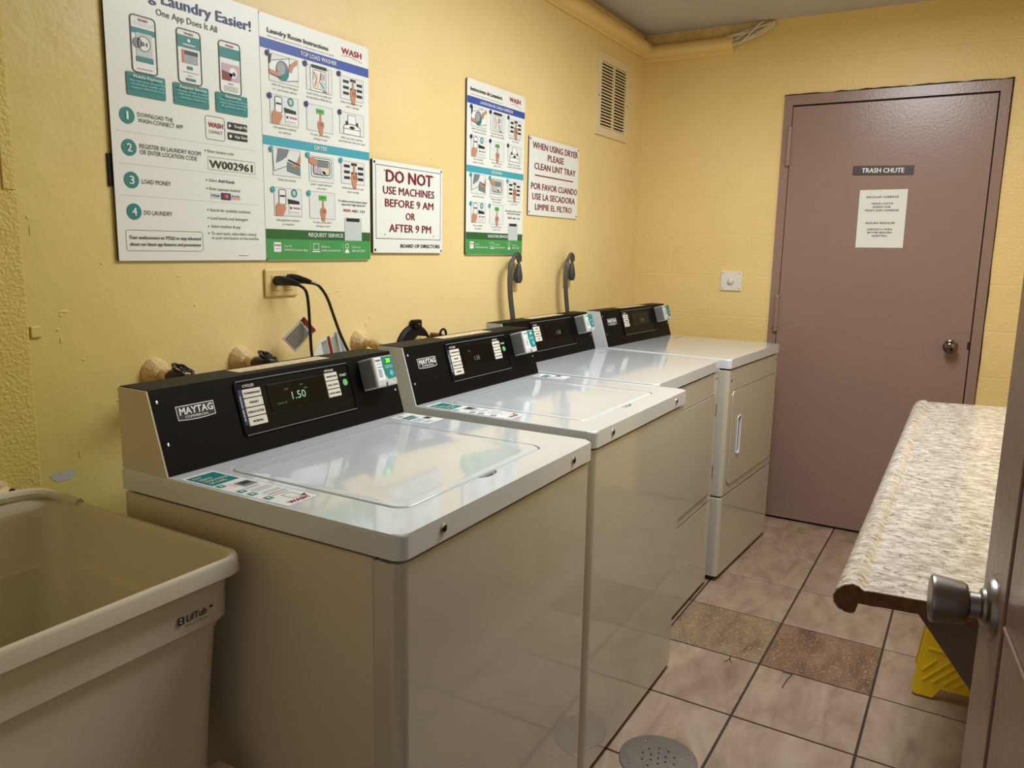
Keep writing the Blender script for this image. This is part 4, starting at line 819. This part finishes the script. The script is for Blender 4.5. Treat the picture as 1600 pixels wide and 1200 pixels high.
ES = [('Instrucciones de Lavanderia', 'ink', .0205, .5720, .2328, .0125, True), ('WASH', 'red', .2878, .5760, .3703, .0168, True), ('Por favor, reporte los problemas con esta maquina al personal de servicio', 'ink', .026, .5585, .240, .0035), ('LAVADORA DE CARGA SUPERIOR', 'white', .0831, .5350, .3131, .0100, True), ('SECADORA', 'white', .1641, .2995, .2397, .0105, True), ('SOLICITAR SERVICIO', 'white', .1459, .0640, .2920, .0105, True),
 ('Agregue 1/4 taza de detergente', 'ink', .030, .4425, .128, .0052), ('o 1 capsula dentro del cilindro', 'ink', .033, .4320, .125, .0052), ('Cargue la ropa suelta y', 'ink', .157, .4425, .2492, .0052), ('debajo de la linea MAX', 'ink', .1547, .4320, .2514, .0052), ('Seleccione temperatura', 'ink', .2869, .4415, .3763, .0052), ('y tipo de tela', 'ink', .3098, .4310, .3614, .005),
 ('Use el metodo', 'ink', .045, .3380, .105, .0054), ('de pago en la maquina', 'ink', .0400, .3270, .112, .0052), ('Para iniciar, presione', 'ink', .1674, .3370, .2408, .0054), ('el ajuste o start', 'ink', .1783, .3265, .2306, .0054), ('Despues de usar, limpie', 'ink', .2854, .3435, .3754, .0052), ('y deje la puerta abierta', 'ink', .2762, .3335, .3872, .0052),
 ('Limpie el filtro de pelusa', 'ink', .040, .2070, .118, .0055), ('Cargue 1 lavado y', 'ink', .1641, .2045, .2436, .0055), ('cierre la puerta', 'ink', .1766, .1945, .2347, .005), ('Seleccione temperatura', 'ink', .2866, .2040, .3767, .0054), ('y tipo de tela', 'ink', .3101, .1935, .3583, .005), ('Use el metodo', 'ink', .045, .1030, .108, .0056), ('de pago', 'ink', .0568, .0925, .0988, .0052), ('Para iniciar, presione', 'ink', .1691, .1020, .2426, .0053), ('el ajuste o start', 'ink', .1804, .0920, .2349, .0052),
 ('Para solicitar servicio, por favor', 'ink', .270, .1660, .393, .0055, True), ('reporte el numero de maquina', 'ink', .2833, .1565, .3841, .0055, True), ('WASH', 'red', .2896, .1385, .3195, .0077, True), ('ABC 123', 'ink', .3255, .1387, .3813, .0063, True), ('Use la', 'white', .060, .0350, .088, .0062), ('WASH-Connect App', 'white', .060, .0243, .1459, .0062, True), ('En linea', 'white', .1973, .0345, .2324, .0062), ('wash.com/service', 'white', .197, .0240, .2754, .0062, True), ('Llame al', 'white', .3242, .0345, .3614, .0062), ('800.342.5932', 'white', .324, .0232, .3802, .0062, True)]
# app poster
o, art, tx = board('wall_poster', 0.149, 1.3056, 0.4065, 0.613, 'white poster on paying laundry by phone app, leftmost on the wall', rad=0.003)
for r in ((.0568, .3997, .1180, .5180), (.169, .3987, .2330, .5170), (.2821, .3955, .3460, .5160)):
    art.rect(*r, 'white', 1, .009); art.frame(*r, 'ink', .0022, 4, .009)
    w = r[2] - r[0]; X = lambda u: r[0] + u * w; Z = lambda v: r[1] + v * (r[3] - r[1])
    art.text('WASH', 'red', X(.32), Z(.90), X(.68), .005, 3, True)
def sub(r): return (lambda u: r[0] + u * (r[2] - r[0])), (lambda v: r[1] + v * (r[3] - r[1]))
X, Z = sub((.0568, .3997, .1180, .5180)); art.rect(X(.04), Z(.68), X(.96), Z(.78), 'teal', 2); art.rect(X(.2), Z(.30), X(.82), Z(.70), 'panel', 3); art.disc(X(.5), Z(.52), .016, 'white', 4); art.ring(X(.5), Z(.52), .016, .002, 'line', 5); art.disc(X(.26), Z(.52), .011, 'line', 5); art.text('01', 'ink', X(.38), Z(.48), X(.62), .008, 6, True); art.rect(X(.18), Z(.20), X(.84), Z(.29), 'teal', 4); art.rect(X(.2), Z(.83), X(.9), Z(.88), 'fig', 2); art.rect(X(.2), Z(.07), X(.8), Z(.085), 'line', 2)
X, Z = sub((.169, .3987, .2330, .5170)); art.rect(X(.04), Z(.66), X(.96), Z(.88), 'teal', 2); art.rect(X(.2), Z(.38), X(.85), Z(.62), 'grey', 3); art.rect(X(.3), Z(.54), X(.85), Z(.61), 'ink', 4); art.rect(X(.2), Z(.38), X(.27), Z(.62), 'orange', 4); art.rect(X(.38), Z(.27), X(.62), Z(.33), 'teal', 3); art.rect(X(.2), Z(.21), X(.85), Z(.22), 'line', 3); art.rect(X(.32), Z(.06), X(.72), Z(.11), 'teal', 3); art.disc(X(.5), Z(.80), .004, 'white', 3, 8); art.rect(X(.25), Z(.71), X(.75), Z(.73), 'white', 3); art.text('Machine ID', 'ink', X(.4), Z(.145), X(.6), .003, 3)
X, Z = sub((.2821, .3955, .3460, .5160)); art.rect(X(.04), Z(.68), X(.96), Z(.88), 'teal', 2); art.rect(X(.12), Z(.26), X(.92), Z(.58), 'pink', 3); art.disc(X(.62), Z(.42), .012, 'white', 4, 14); art.disc(X(.66), Z(.40), .005, 'ink', 5, 10); art.poly([(X(.12), Z(.26)), (X(.5), Z(.26)), (X(.6), Z(.40)), (X(.12), Z(.44))], 'maroon', 4); art.text('About Us', 'ink', X(.38), Z(.19), X(.62), .003, 3, True)
for k in range(5): art.rect(X(.18), Z(.06 + .022 * k), X(.84), Z(.067 + .022 * k), 'grey', 3)
for r in ((.0413, .3511, .1340, .3985), (.1547, .3499, .2480, .3970), (.2682, .3495, .3615, .3960)):
    art.rect(*r, 'teal', 6, .003)
for s, x0, x1, y in (('Pay with your phone, the', .046, .129, .3795), ('contactless mobile way', .048, .127, .3725), ('request refunds & more', .048, .127, .3655), ('Easily notify a team', .163, .240, .3785), ('with your machine and', .161, .242, .3715), ('service requests', .168, .235, .3645), ('Tips and laundry advice,', .274, .356, .3780), ('useful videos and FAQs,', .274, .356, .3710), ('& getting started', .280, .350, .3640)):
    tx.text(s, 'sky', x0, y, x1, .0040, 23)
for x, y in ((.0383, .3072), (.0386, .2410), (.0398, .1730), (.0415, .1062)): art.disc(x, y, .0175, 'teal', 2, 28)
for k, (x, y) in enumerate(((.0383, .3072), (.0386, .2410), (.0398, .1730), (.0415, .1062))): tx.text(str(k + 1), 'white', x - (.0022 if k == 0 else .0055), y - .0085, x + (.0018 if k == 0 else .0055), .0170, 5, True)
art.frame(.2362, .2832, .2918, .3376, 'line', .0012, 2, .006); art.rect(.2998, .3140, .3592, .3310, 'ink', 2, .002); art.rect(.2994, .2900, .3590, .3070, 'ink', 2, .002)
art.poly([(.3035, .3180), (.3035, .3270), (.3110, .3225)], 'white', 3); art.disc(.3075, .2980, .0038, 'white', 3, 12)
art.frame(.2388, .2137, .3796, .2435, 'ink', .0006, 2)
art.rect(.2433, .1475, .2705, .1610, 'fig', 2); art.rect(.2726, .1455, .3004, .1620, 'navy', 2, .002); art.disc(.283, .154, .005, 'red', 3, 14); art.disc(.289, .154, .005, 'orange', 4, 14); art.rect(.3020, .1465, .3308, .1615, 'fig', 2); art.rect(.3040, .149, .329, .1515, 'orange', 3); art.text('BANK', 'navy', .304, .1535, .3285, .004, 3, True)
art.frame(.0188, .0215, .2154, .0672, 'line', .0009, 2, .006)
art.dots(.0140, .2735, .3835, .2720, 'line', 74, .0013); art.dots(.0150, .2069, .3850, .2060, 'line', 74, .0013); art.dots(.0168, .1402, .3865, .1385, 'line', 74, .0013)
for y in (.2560, .1885, .1690, .1190, .1000, .0805, .0640): art.rect(.2315, y - .001, .2345, y + .002, 'ink', 2)
art.rect(.318, .0110, .3470, .0122, 'line', 2)
for t in [('Making Laundry Easier!', 'navy', -0.004 + .0155, .5550, .3810, .0235, 1), ('One App Does It All', 'ink', .1212, .5290, .2807, .0140), ('Mobile Payment', 'white', .0534, .3870, .1226, .0062, 1), ('Request Service', 'white', .1664, .3860, .2370, .0062, 1), ('Resources', 'white', .2914, .3855, .3371, .0062, 1),
 ('DOWNLOAD THE', 'ink', .0633, .3085, .1496, .0090), ('WASH-CONNECT APP', 'ink', .0638, .2965, .1752, .0090), ('REGISTER IN LAUNDRY ROOM', 'ink', .0635, .2425, .2195, .0095), ('OR ENTER LOCATION CODE', 'ink', .0638, .2300, .2086, .0095), ('LOAD MONEY', 'ink', .0639, .1675, .1362, .0095), ('DO LAUNDRY', 'ink', .0652, .1005, .1357, .0095),
 ('WASH', 'red', .2448, .3118, .2860, .0115, 1), ('CONNECT', 'ink', .2456, .2983, .2845, .0068), ('Google Play', 'white', .3130, .3185, .3551, .0068, 1), ('App Store', 'white', .3130, .2945, .3540, .0068, 1), ('Enter location code', 'ink', .2393, .2532, .3149, .0068), ('W002961', 'ink', .2435, .2185, .3710, .0180, 1),
 ('Select', 'ink', .2396, .1860, .2625, .0068), ('Add Funds', 'ink', .2665, .1860, .3137, .0068, 1), ('Enter payment method', 'ink', .2396, .1665, .3297, .0070), ('VISA', 'navy', .2447, .1505, .2687, .0068, 1), ('Search for available machines', 'ink', .2389, .1165, .3598, .0070), ('Load laundry and detergent', 'ink', .2399, .0975, .3510, .0070), ('Select machine & pay', 'ink', .2401, .0784, .3276, .0070),
 ('To start cycle, select fabric setting', 'ink', .2400, .0615, .3759, .0068), ('or push start button on the machine', 'ink', .2402, .0510, .3836, .0068), ('Text washconnect to 77222 to stay informed', 'ink', .0265, .0474, .2090, .0070, 1), ('about our latest app features and promotions', 'ink', .0273, .0330, .2082, .0070, 1)]:
    tx.text(t[0], t[1], t[2], t[3], t[4], t[5], 24 if t[1] == 'white' else 3, len(t) > 6)
art.done('printed_artwork', o); tx.done('printed_text', o)
o, art, tx = board('wall_poster', 0.5566, 1.3050, 0.4065, 0.611, 'English laundry room instruction poster with blue, turquoise and green bands')
instructions(o, art, tx, EN); art.done('printed_artwork', o); tx.done('printed_text', o)
o, art, tx = board('wall_poster', 1.4800, 1.3218, 0.4075, 0.611, 'Spanish laundry instruction poster with blue, turquoise and green bands')
instructions(o, art, tx, ES); art.done('printed_artwork', o); tx.done('printed_text', o)
o, art, tx = board('wall_sign', 0.9750, 1.3265, 0.3570, 0.2790, 'white sign reading do not use machines before 9 AM or after 9 PM', 'sign', rad=0.002, th=0.008)
art.frame(.0125, .0430, .3470, .2650, 'ink', .0016, 1)
for s, x0, y, x1, h in (('DO NOT', .062, .2170, .298, .0360), ('USE MACHINES', .047, .1800, .310, .0235), ('BEFORE 9 AM', .056, .1420, .305, .0235), ('OR', .1575, .1045, .205, .0220), ('AFTER 9 PM', .075, .0650, .292, .0240)): tx.text(s, 'maroon', x0, y, x1, h, 3, 0.05 if s == 'DO NOT' else 0.025)
tx.text('BOARD OF DIRECTORS', 'ink', .1306, .0165, .3414, .0110, 3, True)
for x, y, r in ((.008, .271, .0042), (.350, .271, .0035), (.0085, .0085, .0042), (.350, .0075, .0035), (.055, .250, .0022), (.304, .250, .0022), (.0554, .0560, .0022), (.307, .0560, .0022)): art.disc(x, y, r, 'ink', 2, 10)
art.done('printed_border', o); tx.done('printed_text', o)
o, art, tx = board('wall_sign', 1.9320, 1.4835, 0.4560, 0.3120, 'white bilingual sign asking to clean the dryer lint tray', 'sign', rad=0.002, th=0.004, edge=MATS['board_edge'])
for s, x0, y, x1, h in (('WHEN USING DRYER', .028, .2665, .443, .0260), ('PLEASE', .160, .2270, .305, .0255), ('CLEAN LINT TRAY', .045, .1860, .425, .0255), ('POR FAVOR CUANDO', .022, .1050, .447, .0255), ('USE LA SECADORA', .033, .0640, .426, .0255), ('LIMPIE EL FILTRO', .059, .0230, .397, .0245)): tx.text(s, 'maroon', x0, y, x1, h, 3, 0.05 if s == 'DO NOT' else 0.025)
art.rect(.0512, .1590, .4043, .1640, 'maroon', 1)
for x, y in ((.010, .302), (.447, .302), (.010, .012), (.445, .010)): art.disc(x, y, .0042, 'ink', 2, 10)
art.done('printed_rule', o); tx.done('printed_text', o)

# ------------------------------------------------------------------ small things on the walls
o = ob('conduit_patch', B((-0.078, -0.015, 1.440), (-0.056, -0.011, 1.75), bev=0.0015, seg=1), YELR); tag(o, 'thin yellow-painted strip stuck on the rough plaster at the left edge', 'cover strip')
o = ob('painted_clip', B((-0.044, -0.006, 1.155), (-0.022, 0.0, 1.178), bev=0.002), YEL); tag(o, 'tiny square paint-covered clip on the wall left of the app poster', 'clip')
sh = Sheet((0, -0.0003, 0), (1, 0, 0), (0, 0, 1), (0, -1, 0))
sh.poly([(0.000 + .026 * math.cos(a) * (1 + .2 * math.sin(3 * a)), 0.861 + .013 * math.sin(a) * (1 + .2 * math.cos(2 * a))) for a in [i * math.pi / 8 for i in range(16)]], 'spot', 1)
sh.done('bare_plaster_spot', bpy.data.objects['wall_left'])
o = ob('bracket_stub', B((0.140, -0.004, 1.462), (0.160, 0.0, 1.53)), RUB); tag(o, 'black strip end sticking out behind the left edge of the app poster', 'strip')

bm = bmesh.new(); rb = random.Random(11)     # blisters, drips and filled screw holes in the wall paint
for x, z, w, h in ((0.027, 1.203, .012, .004), (0.020, 1.196, .005, .004), (0.011, 1.167, .004, .004), (0.016, 1.145, .003, .008), (0.037, 0.899, .003, .010), (0.114, 1.300, .004, .003), (-0.030, 1.39, .004, .004), (-0.028, 1.365, .0015, .012), (0.30, 1.27, .005, .003), (0.34, 1.20, .004, .003), (0.79, 1.21, .012, .0015), (0.83, 1.215, .012, .0015), (0.95, 1.11, .008, .012), (0.965, 1.13, .006, .008), (1.36, 1.52, .006, .016), (1.37, 1.44, .008, .004), (1.05, 1.25, .003, .008), (1.05, 1.20, .003, .008), (0.13, 1.00, .004, .003), (0.16, 0.95, .005, .004), (0.06, 1.10, .004, .003)):
    q = bmesh.ops.create_icosphere(bm, subdivisions=2, radius=1)['verts']
    for v in q: v.co = Vector((x + v.co.x * w * (1 + rb.uniform(-.15, .15)), v.co.y * 0.0016, z + v.co.z * h * (1 + rb.uniform(-.15, .15))))
tag(ob('paint_blisters', bm, YEL, bpy.data.objects['wall_left'], True), kind='stuff')
bm = bmesh.new()
for k in range(34):
    u = rb.random(); y = -0.80 + 0.12 * u + rb.uniform(-.05, .05); z = 1.75 + 0.65 * u + rb.uniform(-.10, .10); w = rb.uniform(.003, .010)
    q = bmesh.ops.create_icosphere(bm, subdivisions=1, radius=1)['verts']
    for v in q: v.co = Vector((XF + v.co.x * 0.0018, y + v.co.y * w, z + v.co.z * w * rb.uniform(.8, 1.8)))
tag(ob('paint_blisters', bm, YELF, bpy.data.objects['wall_far'], True), kind='stuff')

# ------------------------------------------------------------------ counter
ctr = empty('folding_counter', (1.15, YR + 0.003, 0)); tag(ctr, 'granite-look laminate folding counter along the right wall', 'counter')
ox, oy = 1.15, YR
def cx0(y): return 0.272 + max(-1.477 - y, 0) * 0.13
def cx1(y): return 1.955 + max(-1.477 - y, 0) * 0.22
prof = [(YR, 0.880), (-1.545, 0.880), (-1.519, 0.8800), (-1.5145, 0.8790), (-1.5115, 0.8800), (-1.507, 0.8845), (-1.499, 0.8868), (-1.488, 0.8835), (-1.478, 0.8750), (-1.4735, 0.8640), (-1.4755, 0.8540), (-1.482, 0.8460), (-1.492, 0.8420), (-1.503, 0.8415)]
inner = [(-1.503, 0.8430), (-1.492, 0.8435), (-1.4835, 0.8472), (-1.4772, 0.8548), (-1.4752, 0.8640), (-1.4795, 0.8738), (-1.489, 0.8820), (-1.499, 0.8850), (-1.506, 0.8832), (-1.5105, 0.8786), (-1.5145, 0.8776), (-1.519, 0.8785), (-1.545, 0.8785), (YR, 0.8785)]
def ext(poly, e0=0.0, e1=0.0):
    bm = bmesh.new(); a = [bm.verts.new((cx0(y) - ox + e0, y - oy, z)) for y, z in poly]; c = [bm.verts.new((cx1(y) - ox - e1 - (0.02 if y > -1.50 else 0), y - oy, z)) for y, z in poly]
    bm.faces.new(a); bm.faces.new(c); n = len(poly)
    for k in range(n): bm.faces.new((a[k], a[(k + 1) % n], c[(k + 1) % n], c[k]))
    return bm
ob('laminate_top', ext(prof + inner), LAM, ctr, True)
ob('core_board', ext([(y, z) for y, z in inner[::-1]] + [(-1.505, 0.845), (-1.508, 0.858), (YR, 0.858)], 0.001, 0.001), WOODB, ctr)
for x in (0.345, 1.10, 1.80):
    bm = bmesh.new(); prism(bm, [(-1.565 - oy, 0.857), (0.002, 0.857), (0.002, 0.22), (0.02, 0.22)], x - ox, x - ox + 0.019, 'x'); ob('support_bracket', bm, BRKT, ctr)

# ------------------------------------------------------------------ wet-floor sign
yg = empty('wet_floor_sign', (1.78, -1.70, 0), math.radians(0)); tag(yg, 'yellow plastic wet-floor stand half hidden under the counter', 'floor sign')
def panel(sx):
    bm = bmesh.new(); P = [(0.140, 0.022), (0.128, 0.008), (0.080, 0.008), (0.062, 0.040), (-0.062, 0.040), (-0.080, 0.008), (-0.128, 0.008), (-0.140, 0.022), (-0.075, 0.60), (0.075, 0.60)]
    lean = 0.16
    def T(y, z, n): return (sx * (0.10 - lean * z + n), y, z)
    a = [bm.verts.new(T(y, z, 0.0)) for y, z in P]; c = [bm.verts.new(T(y, z, -0.014)) for y, z in P]; bm.faces.new(a); bm.faces.new(c); n = len(P)
    for k in range(n): bm.faces.new((a[k], a[(k + 1) % n], c[(k + 1) % n], c[k]))
    ob('sign_panel', bm, YPL, yg)
    bm = bmesh.new()
    for y0, z0, y1, z1 in ((0.105, 0.155, 0.02, 0.150), (0.115, 0.085, 0.080, 0.125), (0.112, 0.055, 0.040, 0.130), (0.085, 0.055, 0.010, 0.130), (0.055, 0.055, -0.020, 0.130), (0.025, 0.055, -0.050, 0.130), (-0.005, 0.055, -0.080, 0.130)):
        dy, dz = y1 - y0, z1 - z0; L = math.hypot(dy, dz); py, pz = -dz / L * .0025, dy / L * .0025
        Q = [(y0 + py, z0 + pz), (y1 + py, z1 + pz), (y1 - py, z1 - pz), (y0 - py, z0 - pz)]
        a = [bm.verts.new(T(y, z, 0.0)) for y, z in Q]; c = [bm.verts.new(T(y, z, 0.003)) for y, z in Q]; bm.faces.new(c)
        for k in range(4): bm.faces.new((a[k], a[(k + 1) % 4], c[(k + 1) % 4], c[k]))
    ob('moulded_ribs', bm, YPL, yg)
panel(-1); panel(1)
ob('top_hinge', B((-0.025, -0.07, 0.585), (0.025, 0.07, 0.61), bev=0.004), YPL, yg)

# ------------------------------------------------------------------ floor drain cover
dr = empty('floor_drain', (0.957, -1.000, 0.0)); tag(dr, 'round perforated metal drain cover in the floor near the second washer', 'drain')
ob('cover', lathe(bmesh.new(), [(0.104, 0.0), (0.104, 0.0035), (0.101, 0.0050), (0, 0.0055)], 48), STEEL, dr, True)
for rad, n in ((0.0, 1), (0.022, 6), (0.044, 10)):
    for k in range(n):
        a = 2 * math.pi * k / n + 0.3; ob('drain_hole', lathe(bmesh.new(), [(0.0032, 0.0), (0.0032, 0.0006), (0, 0.0007)], 8, (rad * math.cos(a), rad * math.sin(a), 0.0053)), DARK, dr)
for k in range(4):
    a = math.pi / 2 * k + 0.75; ob('screw', lathe(bmesh.new(), [(0.006, 0), (0.005, 0.0012), (0.002, 0.0008), (0, 0.0004)], 12, (0.086 * math.cos(a), 0.086 * math.sin(a), 0.0050)), CHROME, dr, True)
